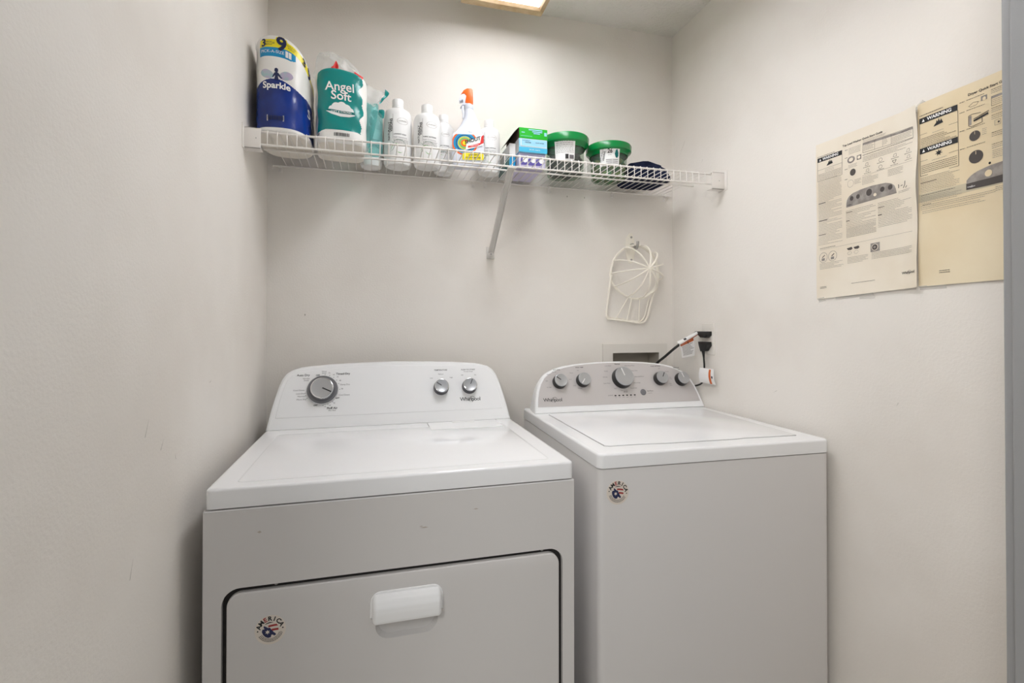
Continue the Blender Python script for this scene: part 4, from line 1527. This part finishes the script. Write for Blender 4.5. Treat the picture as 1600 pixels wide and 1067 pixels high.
ctr = Vector((1.366, -0.030, 1.440)) - co
for a, b in ((1.318, 1.534), (1.272, 1.482), (1.259, 1.430), (1.276, 1.380), (1.330, 1.340), (1.385, 1.332), (1.438, 1.354), (1.471, 1.410), (1.471, 1.470), (1.440, 1.520), (1.392, 1.546)):
    m = MB()
    e = Vector((a, -0.030, b)) - co
    pts = []
    for i in range(15):
        th = 0.5 * PI * i / 14
        flat = ctr + (e - ctr) * math.cos(th) ** 0.9
        pts.append(flat + (hub - ctr) * math.sin(th))
    m.tube(pts, 0.0028, M_CREAM, 7, False, None, 1.3)
    m.build('rib', cc)
m = MB()
m.lathe([(0.0001, -0.003), (0.009, -0.003), (0.010, 0.0), (0.007, 0.003), (0.0001, 0.004)], M_CREAM, 20, frame(hub, (1, 0, 0), (0, 0, 1), (0, -1, 0)))
m.build('hub', cc)
m = MB()
BR = [(1.260, 1.425), (1.254, 1.395), (1.249, 1.351), (1.2425, 1.275), (1.247, 1.254), (1.265, 1.2475), (1.318, 1.242), (1.391, 1.2335), (1.415, 1.2400), (1.428, 1.262), (1.436, 1.300), (1.448, 1.350), (1.462, 1.395), (1.470, 1.425)]
pts = smooth_path([Vector((a, -0.036 + 0.014 * max(0, 1.40 - b) / 0.16, b)) - co for a, b in BR], 5)
m.tube(pts, 0.0042, M_CREAM, 8)
m.tube([p + Vector((0.006 * (1 if p.x < -0.02 else -1), 0.009, 0.006)) for p in pts[8:-12]], 0.0028, M_CREAM, 7)
m.build('brim', cc)
for a in (((1.336, 1.338), (1.284, 1.249)), ((1.352, 1.334), (1.334, 1.243)), ((1.387, 1.331), (1.387, 1.236))):
    m = MB()
    m.tube([Vector((a[0][0], -0.032, a[0][1])) - co, Vector((a[1][0], -0.024, a[1][1])) - co], 0.0024, M_CREAM, 7)
    m.build('brim_rib', cc)

# ------------------------------------------------------------------ washer water box in the back wall
wb = thing('washer_outlet_box', 'recessed plastic water outlet box in the back wall behind the washing machine', 'outlet box', (1.385, 0, 1.03))
m = MB()
ox0, ox1, oz0, oz1 = 1.2361 - 1.385, 1.5291 - 1.385, 0.900 - 1.03, 1.1485 - 1.03
ix0, ix1, iz0, iz1 = 1.280 - 1.385, 1.4915 - 1.385, 0.937 - 1.03, 1.1115 - 1.03
inn = [(ix0, iz0), (ix1, iz0), (ix1, iz1), (ix0, iz1)]
ring_prism(m, (ox0, ox1, oz0, oz1), inn, 0.0, 0.006, M_OUTLET, front(-0.0005))
m.build('face_frame', wb)
m = MB()
for q in (((ix0, iz0), (ix1, iz0)), ((ix1, iz0), (ix1, iz1)), ((ix1, iz1), (ix0, iz1)), ((ix0, iz1), (ix0, iz0))):
    (xa, za), (xb, zb) = q
    m.poly([(xa, -0.001, za), (xb, -0.001, zb), (xb, 0.085, zb), (xa, 0.085, za)], M_LINER)
m.poly([(ix0, 0.085, iz0), (ix1, 0.085, iz0), (ix1, 0.085, iz1), (ix0, 0.085, iz1)], M_LINER)
m.build('recess', wb)

# ------------------------------------------------------------------ electrical outlet, plugs and cords on the right wall
eo = thing('electrical_outlet', 'white duplex electrical outlet plate on the right wall behind the washing machine', 'outlet', (W, -0.2340, 1.1725))
SIDE = Matrix(((0, 0, -1, 0), (-1, 0, 0, 0), (0, 1, 0, 0), (0, 0, 0, 1)))      # (a, b, h) -> -h, -a, b : faces -X, a runs toward the camera
m = MB()
m.prism(rrect(-0.0355, 0.0355, -0.0590, 0.0590, 0.004, 4), 0, 0.006, M_OUTLET, 0.003, 3, SIDE)
m.build('cover_plate', eo)
for z in (-0.0195, 0.0195):
    m = MB()
    m.prism(rrect(-0.0165, 0.0165, z - 0.0135, z + 0.0135, 0.008, 5), 0.004, 0.0075, M_OUTLET, 0.001, 2, SIDE)
    m.build('socket', eo)


def cord(label, plug_out, path, tags, plugpos, thick):
    o = thing('power_cord', label, 'power cord', plugpos)
    po = Vector(plugpos)
    m = MB()
    m.prism(plug_out, 0.0078, 0.030, M_BLACK, 0.005, 3, Matrix.Translation(Vector((W, -0.2340, 1.1725)) - po) @ SIDE)
    m.build('plug', o)
    m = MB()
    m.tube(smooth_path([Vector(p) - po for p in path], 8), [thick + max(0, 0.0035 * (1 - i / 9)) for i in range(8 * (len(path) - 1) + 1)], M_BLACK, 10)
    m.build('cable', o)
    for nme, quad, stripes in tags:
        m = MB()
        q = [Vector(p) - po for p in quad]

        def pt_(u, v, e=0.0):
            a = q[0].lerp(q[1], u)
            b = q[3].lerp(q[2], u)
            nrm = (q[1] - q[0]).cross(q[3] - q[0]).normalized()
            if nrm.y > 0:
                nrm = -nrm
            return a.lerp(b, v) + nrm * (e + 0.006 * math.sin(PI * v))
        m.grid(lambda u, v: pt_(u, v), 10, 10, M_TAG)
        m.grid(lambda u, v: pt_(u, v, -0.0008), 10, 10, M_TAG)
        for (u0, u1, v0, v1, mm) in stripes:
            m.grid(lambda u, v: pt_(u0 + (u1 - u0) * u, v0 + (v1 - v0) * v, 0.0008), 6, 4, mm)
        m.build(nme, o)
    return o


fine = []
for k in range(9):
    fine.append((0.10, random.uniform(0.55, 0.92), 0.22 + k * 0.075, 0.22 + k * 0.075 + 0.022, M_TXTD))
# upper cord runs left behind the washer's console
cord('thick black power cord in the upper socket, with orange-striped tags, running behind the washing machine',
     [(-0.047, 0.016), (-0.030, 0.015), (-0.014, 0.005), (0.012, 0.005), (0.026, 0.014), (0.026, 0.0285), (-0.047, 0.0285)],
     [(1.540, -0.1920, 1.1940), (1.520, -0.182, 1.1810), (1.474, -0.160, 1.1430), (1.448, -0.120, 1.1030), (1.426, -0.075, 1.060), (1.410, -0.040, 0.99)],
     [('tag', [(1.456, -0.185, 1.1610), (1.530, -0.2020, 1.2000), (1.536, -0.2040, 1.1880), (1.470, -0.188, 1.1450)], [(0.0, 1.0, 0.72, 0.95, M_TAGO), (0.30, 0.42, 0.05, 0.40, M_INK)]),
      ('tag', [(1.4700, -0.180, 1.1500), (1.5270, -0.190, 1.1780), (1.5300, -0.190, 1.1080), (1.4820, -0.180, 1.0990)], [(0.05, 0.95, 0.02, 0.16, M_TAGO), (0.52, 0.60, 0.05, 0.18, M_INK)] + fine)],
     (1.540, -0.2340, 1.192), 0.0050)
cord('thin black power cord in the lower socket, hanging down with a white tag',
     [(-0.028, -0.010), (0.024, -0.010), (0.026, -0.024), (0.008, -0.044), (-0.014, -0.047), (-0.024, -0.026)],
     [(1.538, -0.2305, 1.130), (1.5415, -0.2295, 1.105), (1.5450, -0.2275, 1.060), (1.5520, -0.205, 1.005), (1.545, -0.115, 0.975), (1.500, -0.070, 0.94)],
     [('tag', [(1.530, -0.2230, 1.0650), (1.540, -0.2900, 1.0640), (1.544, -0.2950, 1.0070), (1.532, -0.2200, 1.0100)], [(0.66, 0.80, 0.05, 0.98, M_TAGO), (0.84, 0.92, 0.45, 0.60, M_INK)])],
     (1.538, -0.2340, 1.150), 0.0032)


# ------------------------------------------------------------------ instruction sheets taped to the right wall
def sheet(label, y0, z0, w, h, mm, art, lift, corners=None):
    o = thing('instruction_sheet', label, 'poster', (W, y0, z0), 0, 'instruction sheets on the right wall')

    def fn(a, b, e=0.0):
        u, v = a / w, b / h
        l = 0.0016 + lift(u, v) + e
        dz = 0.0
        if corners:
            dz = (corners[0] * (1 - u) + corners[1] * u) * (1 - v) + (corners[3] * (1 - u) + corners[2] * u) * v
        return Vector((-l, -a, b + dz))
    m = MB()
    m.grid(lambda u, v: fn(u * w, v * h), 40, 48, mm)
    m.grid(lambda u, v: fn(u * w, v * h, -0.0004), 40, 48, mm)
    e1 = lambda a, b: fn(a, b, 0.0006)
    art(m, e1, lambda a, b: fn(a, b, 0.0009))
    m.build('paper', o)
    return o


def lines(m, fn, x0, x1, ytop, n, pitch, th=0.0010, mm=None, ragged=0.3, head=False):
    for k in range(n):
        y = ytop - k * pitch
        end = x1 - (random.random() * ragged * (x1 - x0) if random.random() < 0.4 else 0)
        x = x0
        while x < end:
            w = random.uniform(0.0012, 0.0045)
            mk = M_TXTD if (head and k == 0) else (mm or M_TXT)
            m.rects([(x, min(x + w, end), y - th * 0.42, y + th * 0.42)], mk, fn)
            x += w + 0.0007


def disc2(m, fn, cx, cy, rx, ry, mm, n=24):
    m.poly([fn(cx + rx * math.cos(2 * PI * k / n), cy + ry * math.sin(2 * PI * k / n)) for k in range(n)], mm)


def outl(m, fn, pts, th, mm, closed=True):
    n = len(pts)
    for i in range(n if closed else n - 1):
        a, b = Vector(pts[i]), Vector(pts[(i + 1) % n])
        d = (b - a)
        if d.length < 1e-6:
            continue
        nn = Vector((-d.y, d.x)).normalized() * th / 2
        m.add([fn(*(a - nn)), fn(*(b - nn)), fn(*(b + nn)), fn(*(a + nn))], [[0, 1, 2, 3]], mm)


def flame(m, fn, cx, cy, s):
    m.poly([fn(cx + s * a, cy + s * b) for a, b in [(-1.1, -0.8), (1.2, -0.5), (1.0, 0.0), (0.7, 0.7), (0.45, 0.1), (0.15, 1.0), (-0.1, 0.2), (-0.35, 0.7), (-0.5, 0.0), (-0.9, -0.4)]], M_INK)


def art_w(m, fn, f2):
    m.text('Top Load Washer Quick Start Guide', M_INK, fn, at=(0.1370, 0.4000), width=0.108, bold=0.02)
    lines(m, fn, 0.006, 0.060, 0.3935, 1, 0.003, 0.0016, M_TXTD)
    patch(m, fn, 0.0057, 0.0819, 0.3785, 0.3905, M_INK)
    m.text('WARNING', M_WHITE, f2, at=(0.047, 0.3845), size=0.0100, bold=0.03)
    m.poly([f2(0.0150 + a, 0.3845 + b) for a, b in [(-0.003, -0.0035), (0.003, -0.0035), (0, 0.0035)]], M_WHITE)
    outl(m, fn, [(0.006, 0.3785), (0.006, 0.326), (0.0822, 0.325), (0.0822, 0.3785)], 0.0008, M_TXTD, False)
    flame(m, fn, 0.0444, 0.3690, 0.0085)
    m.rects([(0.006, 0.082, 0.3565, 0.3571)], M_TXTD, fn)
    lines(m, fn, 0.030, 0.058, 0.3525, 2, 0.004)
    lines(m, fn, 0.009, 0.080, 0.3440, 6, 0.0036, 0.0010, M_TXTD, 0.5)
    lines(m, fn, 0.007, 0.080, 0.3215, 44, 0.0040, 0.0010, None, 0.7)
    m.rects([(0.007, 0.03, 0.263, 0.2645), (0.007, 0.035, 0.215, 0.2165), (0.007, 0.03, 0.176, 0.1775)], M_TXTD, fn)
    for y in (0.386, 0.3650, 0.3350, 0.3080):
        lines(m, fn, 0.090, 0.098, y, 1, 0.003, 0.0014, M_TXTD, 0)
    lines(m, fn, 0.101, 0.134, 0.3870, 5, 0.0036)
    disc2(m, fn, 0.1080, 0.3565, 0.0105, 0.0090, M_SHEETGREY)
    disc2(m, f2, 0.1080, 0.3565, 0.006, 0.005, M_SHEET)
    m.rects([(0.124, 0.136, 0.350, 0.362)], M_SHEETGREY, fn)
    disc2(m, f2, 0.130, 0.356, 0.004, 0.004, M_SHEET)
    lines(m, fn, 0.101, 0.125, 0.3430, 3, 0.0034)
    disc2(m, fn, 0.1132, 0.3219, 0.0080, 0.0090, M_SHEETDARK)
    outl(m, fn, [(0.1065 + 0.0085 * math.cos(2 * PI * k / 24), 0.2938 + 0.0095 * math.sin(2 * PI * k / 24)) for k in range(24)], 0.0005, M_TXT)
    lines(m, fn, 0.118, 0.136, 0.3000, 4, 0.0034)
    # cycle table
    lines(m, fn, 0.140, 0.200, 0.3940, 2, 0.0030, 0.001)
    outl(m, fn, [(0.1400, 0.3885), (0.2660, 0.3835), (0.2660, 0.3580), (0.1400, 0.3640)], 0.0006, M_TXTD)
    area(m, fn, [(0.140, 0.3830), (0.266, 0.3780)], [(0.140, 0.3885), (0.266, 0.3835)], M_SHEETGREY)
    for x in (0.171, 0.191, 0.212):
        m.rects([(x, x + 0.0005, 0.362, 0.386)], M_TXTD, fn)
    lines(m, fn, 0.142, 0.169, 0.3800, 4, 0.0036)
    lines(m, fn, 0.193, 0.204, 0.3790, 4, 0.0036)
    lines(m, fn, 0.214, 0.262, 0.3755, 4, 0.0036)
    lines(m, fn, 0.140, 0.266, 0.3570, 1, 0.004, 0.0014, M_TXTD, 0)
    lines(m, fn, 0.140, 0.264, 0.3515, 4, 0.0036)
    for x, y, s in ((0.1508, 0.331, 0), (0.1864, 0.331, 1), (0.2212, 0.331, 2), (0.2531, 0.332, 0), (0.153, 0.315, 3), (0.1863, 0.3135, 1), (0.220, 0.315, 4), (0.2545, 0.3165, 3)):
        if s == 4:
            outl(m, fn, [(x - 0.005, y + 0.004), (x + 0.005, y + 0.004), (x, y - 0.004)], 0.0009, M_TXTD)
        elif s == 1:
            outl(m, fn, [(x + 0.0045 * math.cos(2 * PI * k / 12), y + 0.0045 * math.sin(2 * PI * k / 12)) for k in range(12)], 0.0007, M_TXT)
        else:
            outl(m, fn, [(x - 0.004, y - 0.003), (x + 0.004, y - 0.003), (x + 0.003, y + 0.004), (x - 0.002, y + 0.003)], 0.0007, M_TXT)
        lines(m, fn, x - 0.009, x + 0.009, y - 0.0070, 1, 0.003, 0.0012, M_TXTD, 0)
    m.rects([(0.139, 0.265, 0.3035, 0.3040)], M_TXT, fn)
    lines(m, fn, 0.139, 0.181, 0.2995, 6, 0.0036, 0.001, None, 0.5)
    lines(m, fn, 0.205, 0.241, 0.2985, 5, 0.0036, 0.001, None, 0.5)
    # picture of the control panel
    pan = [(0.0930, 0.2337), (0.0940, 0.2500), (0.1000, 0.2600), (0.1128, 0.2670), (0.1350, 0.2705), (0.1650, 0.2720), (0.2000, 0.2690), (0.2150, 0.2630), (0.2230, 0.2540), (0.2266, 0.2364)]
    area(m, fn, [pan[0], pan[-1]], pan, M_SHEETGREY)
    for x, y, r in ((0.1095, 0.254, 0.0060), (0.1274, 0.2543, 0.0060), (0.1576, 0.2570, 0.0088), (0.1917, 0.2554, 0.0065), (0.2113, 0.2552, 0.0065)):
        disc2(m, f2, x, y, r * 0.86, r, M_SHEETDARK)
    disc2(m, f2, 0.173, 0.247, 0.004, 0.004, M_SHEET)
    wordmark(m, f2, 0.1020, 0.2385, 0.0135)
    for a in ([(0.231, 0.247), (0.2315, 0.253), (0.2305, 0.256)], [(0.236, 0.251), (0.241, 0.252)], [(0.243, 0.244), (0.247, 0.251), (0.2475, 0.260)], [(0.249, 0.243), (0.253, 0.247)]):
        outl(m, f2, a, 0.0014, M_INK, False)
    lines(m, fn, 0.231, 0.262, 0.2385, 2, 0.0034)
    lines(m, fn, 0.0915, 0.174, 0.2240, 11, 0.0042, 0.0010, None, 0.6)
    lines(m, fn, 0.0920, 0.174, 0.1780, 8, 0.0034, 0.0013, None, 0.1)
    lines(m, fn, 0.180, 0.264, 0.2230, 16, 0.0040, 0.0010, None, 0.6)
    m.rects([(0.092, 0.11, 0.2190, 0.2205), (0.18, 0.196, 0.2105, 0.2120), (0.092, 0.102, 0.197, 0.1985), (0.18, 0.19, 0.192, 0.1935)], M_TXTD, f2)
    m.rects([(0.0117, 0.2636, 0.1350, 0.1355)], M_TXT, fn)
    lines(m, fn, 0.0117, 0.060, 0.1390, 1, 0.004, 0.0014, M_TXTD, 0)
    for x in (0.0226, 0.0513):
        outl(m, fn, [(x + 0.0125 * math.cos(2 * PI * k / 24), 0.1130 + 0.0135 * math.sin(2 * PI * k / 24)) for k in range(24)], 0.0007, M_TXTD)
        m.rects([(x - 0.005, x + 0.005, 0.104, 0.111)], M_SHEETGREY, f2)
        outl(m, f2, [(x - 0.003, 0.113), (x + 0.005, 0.119)], 0.0022, M_SHEETDARK, False)
    for x in (0.1010, 0.1200):
        m.poly([fn(x + a, 0.1235 + b) for a, b in [(-0.008, 0.002), (0.006, 0.004), (0.009, -0.001), (0.004, -0.004), (-0.004, -0.003)]], M_SHEETDARK)
        outl(m, fn, [(x + 0.006 * math.cos(2 * PI * k / 12), 0.1120 + 0.004 * math.sin(2 * PI * k / 12)) for k in range(12)], 0.0005, M_TXT)
    m.rects([(0.1585, 0.1825, 0.1040, 0.1260)], M_SHEETGREY, fn)
    disc2(m, f2, 0.1700, 0.115, 0.0085, 0.0085, M_SHEET)
    disc2(m, lambda a, b: f2(a, b) + Vector((-0.0003, 0, 0)), 0.1700, 0.115, 0.0070, 0.0070, M_SHEETDARK)
    disc2(m, lambda a, b: f2(a, b) + Vector((-0.0006, 0, 0)), 0.1700, 0.115, 0.0035, 0.0035, M_SHEETGREY)
    lines(m, fn, 0.0115, 0.084, 0.0965, 5, 0.0036, 0.001, None, 0.4)
    lines(m, fn, 0.0955, 0.152, 0.1000, 5, 0.0036, 0.001, None, 0.3)
    lines(m, fn, 0.1615, 0.263, 0.1010, 5, 0.0036, 0.001, None, 0.2)
    wordmark(m, fn, 0.2530, 0.0385, 0.034)
    lines(m, fn, 0.108, 0.171, 0.0315, 1, 0.004, 0.0011, M_TXTD, 0)
    lines(m, fn, 0.0125, 0.033, 0.0325, 2, 0.0034, 0.0014, M_TXTD, 0)


def art_d(m, fn, f2):
    m.text('Dryer Quick Start Guide', M_INK, fn, at=(0.1027, 0.4090), align='LEFT', width=0.072, bold=0.025)
    lines(m, fn, 0.0065, 0.056, 0.4035, 1, 0.003, 0.0018, M_TXTD)
    for y in (0.3915, 0.3222):
        patch(m, fn, 0.0060, 0.0838, y - 0.0064, y + 0.0064, M_INK)
        m.text('WARNING', M_WHITE, f2, at=(0.048, y), size=0.0102, bold=0.03)
        m.poly([f2(0.0150 + a, y + b) for a, b in [(-0.003, -0.0035), (0.003, -0.0035), (0, 0.0035)]], M_WHITE)
    outl(m, fn, [(0.0063, 0.385), (0.0072, 0.2655), (0.0850, 0.2655), (0.0842, 0.385)], 0.0009, M_TXTD, False)
    flame(m, fn, 0.046, 0.3750, 0.0085)
    m.rects([(0.0070, 0.0838, 0.3600, 0.3606), (0.0070, 0.0845, 0.2990, 0.2996)], M_TXTD, fn)
    lines(m, fn, 0.034, 0.058, 0.3560, 1, 0.004)
    lines(m, fn, 0.0095, 0.081, 0.3500, 6, 0.0038, 0.0012, M_TXTD, 0.5)
    sp_ = []
    for k in range(14):
        rr = 0.0085 if k % 2 == 0 else 0.0035
        sp_.append((0.0465 + rr * math.sin(2 * PI * k / 14), 0.3070 + rr * 0.9 * math.cos(2 * PI * k / 14)))
    m.poly([fn(*p) for p in sp_], M_INK)
    lines(m, fn, 0.032, 0.062, 0.2945, 1, 0.004)
    lines(m, fn, 0.0095, 0.082, 0.2880, 5, 0.0042, 0.0012, M_TXTD, 0.5)
    lines(m, fn, 0.0075, 0.086, 0.2600, 10, 0.0037, 0.001, None, 0.4)
    m.rects([(0.0075, 0.042, 0.2480, 0.2496)], M_TXTD, f2)
    for y in (0.3985, 0.3765, 0.3370, 0.2985):
        lines(m, fn, 0.0874, 0.0965, y, 1, 0.003, 0.0015, M_TXTD, 0)
        lines(m, fn, 0.1000, 0.1330, y + 0.0005, 1, 0.003, 0.0012, M_TXTD, 0.1)
    outl(m, fn, [(0.104, 0.3840), (0.112, 0.3895), (0.122, 0.3875), (0.118, 0.3820), (0.108, 0.3815)], 0.0006, M_TXTD)
    m.rects([(0.1260, 0.1370, 0.3860, 0.3955)], M_SHEETGREY, fn)
    disc2(m, f2, 0.132, 0.389, 0.003, 0.004, M_SHEET2)
    outl(m, fn, [(0.1040, 0.3640), (0.1040, 0.3430), (0.1090, 0.3400), (0.1280, 0.3420), (0.1280, 0.3540)], 0.0011, M_TXTD, False)
    outl(m, fn, [(0.1040, 0.3640), (0.1100, 0.3655), (0.1260, 0.3630)], 0.0011, M_TXTD, False)
    m.rects([(0.1050, 0.1090, 0.3440, 0.3630)], M_SHEETGREY, fn)
    outl(m, f2, [(0.1130, 0.3500), (0.1390, 0.3560)], 0.0038, M_INK, False)
    outl(m, f2, [(0.1130, 0.3540), (0.1400, 0.3610)], 0.0015, M_TXTD, False)
    disc2(m, fn, 0.1147, 0.3185, 0.0100, 0.0105, M_SHEETDARK)
    disc2(m, fn, 0.1164, 0.2741, 0.0130, 0.0135, M_SHEETDARK)
    m.rects([(0.1143, 0.1151, 0.3215, 0.3275), (0.1158, 0.1168, 0.2790, 0.2860)], M_SHEET2, f2)
    lines(m, fn, 0.128, 0.136, 0.3270, 4, 0.0036)
    # band of shaded print across the middle
    patch(m, lambda a, b: fn(a, b) + Vector((0.0003, 0, 0)), 0.0035, 0.2750, 0.2050, 0.2240, M_SHEETBAND, 30, 6)
    pan = [(0.0985, 0.2100), (0.0990, 0.2290), (0.1060, 0.2370), (0.1180, 0.2430), (0.1400, 0.2480), (0.1700, 0.2500), (0.2000, 0.2490), (0.2300, 0.2430), (0.2400, 0.2300), (0.2400, 0.2060)]
    area(m, f2, [pan[0], pan[-1]], pan, M_SHEETGREY)
    f3 = lambda a, b: f2(a, b) + Vector((-0.0003, 0, 0))
    f4 = lambda a, b: f2(a, b) + Vector((-0.0006, 0, 0))
    area(m, f3, [(0.0985, 0.2090), (0.2400, 0.2060)], [(0.0985, 0.2220), (0.2400, 0.2240)], M_SHEETDARK)
    disc2(m, f4, 0.1385, 0.2330, 0.0065, 0.0070, M_SHEET2)
    disc2(m, fn, 0.1405, 0.2530, 0.0022, 0.0026, M_INK)
    wordmark(m, f4, 0.1075, 0.2140, 0.0140, M_WHITE)
    lines(m, fn, 0.0085, 0.088, 0.2200, 1, 0.0036, 0.0014, M_TXTD, 0.2)
    lines(m, f2, 0.0085, 0.090, 0.2155, 5, 0.0035, 0.001, None, 0.3)
    lines(m, f2, 0.0085, 0.150, 0.1960, 3, 0.0040, 0.001, None, 0.2)
    lines(m, fn, 0.0115, 0.135, 0.1830, 2, 0.0040, 0.001, None, 0.2)
    lines(m, f2, 0.0110, 0.030, 0.1980, 1, 0.004, 0.0015, M_TXTD, 0)
    lines(m, f2, 0.150, 0.240, 0.2010, 3, 0.0036, 0.001, None, 0.2)
    # right-hand column
    lines(m, fn, 0.1440, 0.245, 0.4010, 3, 0.0036, 0.0012, None, 0.2, True)
    outl(m, fn, [(0.1445, 0.3870), (0.2450, 0.3870), (0.2450, 0.3680), (0.1445, 0.3680)], 0.0007, M_TXTD)
    patch(m, fn, 0.1445, 0.245, 0.3825, 0.3868, M_SHEETGREY)
    lines(m, fn, 0.146, 0.243, 0.3790, 3, 0.0036)
    for y in (0.3625, 0.3480, 0.3130, 0.2890):
        lines(m, fn, 0.1445, 0.245, y, 3, 0.0038, 0.0012, None, 0.3, True)
    outl(m, fn, [(0.150, 0.326), (0.160, 0.326), (0.160, 0.336), (0.150, 0.336)], 0.0006, M_TXT)
    disc2(m, f2, 0.157, 0.331, 0.0018, 0.0020, M_TXTD)
    lines(m, fn, 0.1455, 0.245, 0.2760, 5, 0.0036)
    lines(m, fn, 0.0470, 0.0680, 0.0440, 2, 0.0042, 0.0016, M_TXTD, 0)


sheet('cream washer instruction sheet taped to the right wall, the one farther from the door jamb', -0.7114, 1.2970, 0.2760, 0.4300, M_SHEET, art_w,
      lambda u, v: 0.0016 + 0.010 * max(0, u - 0.86) / 0.14 * (0.4 + 0.6 * math.sin(v * 7 + 0.6) ** 2) + 0.0012 * math.sin(v * 9 + u * 4) + (0.004 * max(0, 0.10 - v) / 0.10) * u, (0.0, 0.0145, 0.004, 0.0075))
sheet('tan dryer instruction sheet taped to the right wall, cut off by the door jamb', -0.9860, 1.3125, 0.2760, 0.4200, M_SHEET2, lambda m, a, b: art_d(m, lambda x, y: a(x - 0.002, y - 0.0125), lambda x, y: b(x - 0.002, y - 0.0125)),
      lambda u, v: 0.0012 + 0.0022 * (0.5 + 0.5 * math.sin(v * 8 + u * 3)) * (1 if v < 0.5 else 0.4) + 0.0010 * math.sin(u * 11), (0.0, 0.004, 0.004, 0.0))

for i, (lab, y, z, w, h, a) in enumerate((('small clear tape piece under the lower left corner of the washer sheet', -0.726, 1.2955, 0.022, 0.011, 0.15),
                                     ('long clear tape strip along the lower edge of the washer sheet', -0.803, 1.3010, 0.070, 0.010, 0.03),
                                     ('square clear tape piece under the middle of the washer sheet', -0.858, 1.2990, 0.040, 0.014, 0.0),
                                     ('long clear tape strip under the joint of the two sheets', -1.014, 1.3095, 0.056, 0.009, 0.0),
                                     ('small clear tape piece on the upper joint of the two sheets', -0.988, 1.7270, 0.030, 0.012, 0.5))):
    m = MB()
    ca, sa = math.cos(a), math.sin(a)
    up_ = 0.0145 if i < 4 else 0.0150
    m.grid(lambda u, v: (W - 0.0006 - 0.0002 - (0.004 if v > 0.6 else 0.0), y - ((u - 0.5) * w * ca - (v - 0.5) * h * sa), z + (u - 0.5) * w * sa + (v - 0.5) * h * ca), 6, 5, M_TAPE)
    tag(m.build('tape_strip'), lab, 'tape', 'clear tape on the right wall')

# ------------------------------------------------------------------ ceiling light
clt = thing('ceiling_light', 'lit ceiling light with tan wood frame, cut off by the top edge of the photo', 'ceiling light', (0.79, -0.66, H))
lx, ly, lz = clt.location
fx0, fx1, fy0, fy1 = 0.640, 0.940, -1.215, -0.108
zf = 2.360
for x0, x1, y0, y1 in ((fx0, fx1, fy1 - 0.030, fy1), (fx0, fx1, fy0, fy0 + 0.040), (fx0, fx0 + 0.020, fy0 + 0.040, fy1 - 0.030), (fx1 - 0.016, fx1, fy0 + 0.040, fy1 - 0.030)):
    m = MB()
    m.box(x0 - lx, x1 - lx, y0 - ly, y1 - ly, zf - lz, -0.0005, M_WOODTRIM, 0.003, 2)
    m.build('frame_rail', clt)
m = MB()
m.prism(rrect(fx0 + 0.021 - lx, fx1 - 0.017 - lx, fy0 + 0.041 - ly, fy1 - 0.031 - ly, 0.002, 2), zf + 0.040 - lz, zf + 0.012 - lz, M_LIGHT, 0.004, 2)
m.build('diffuser', clt)
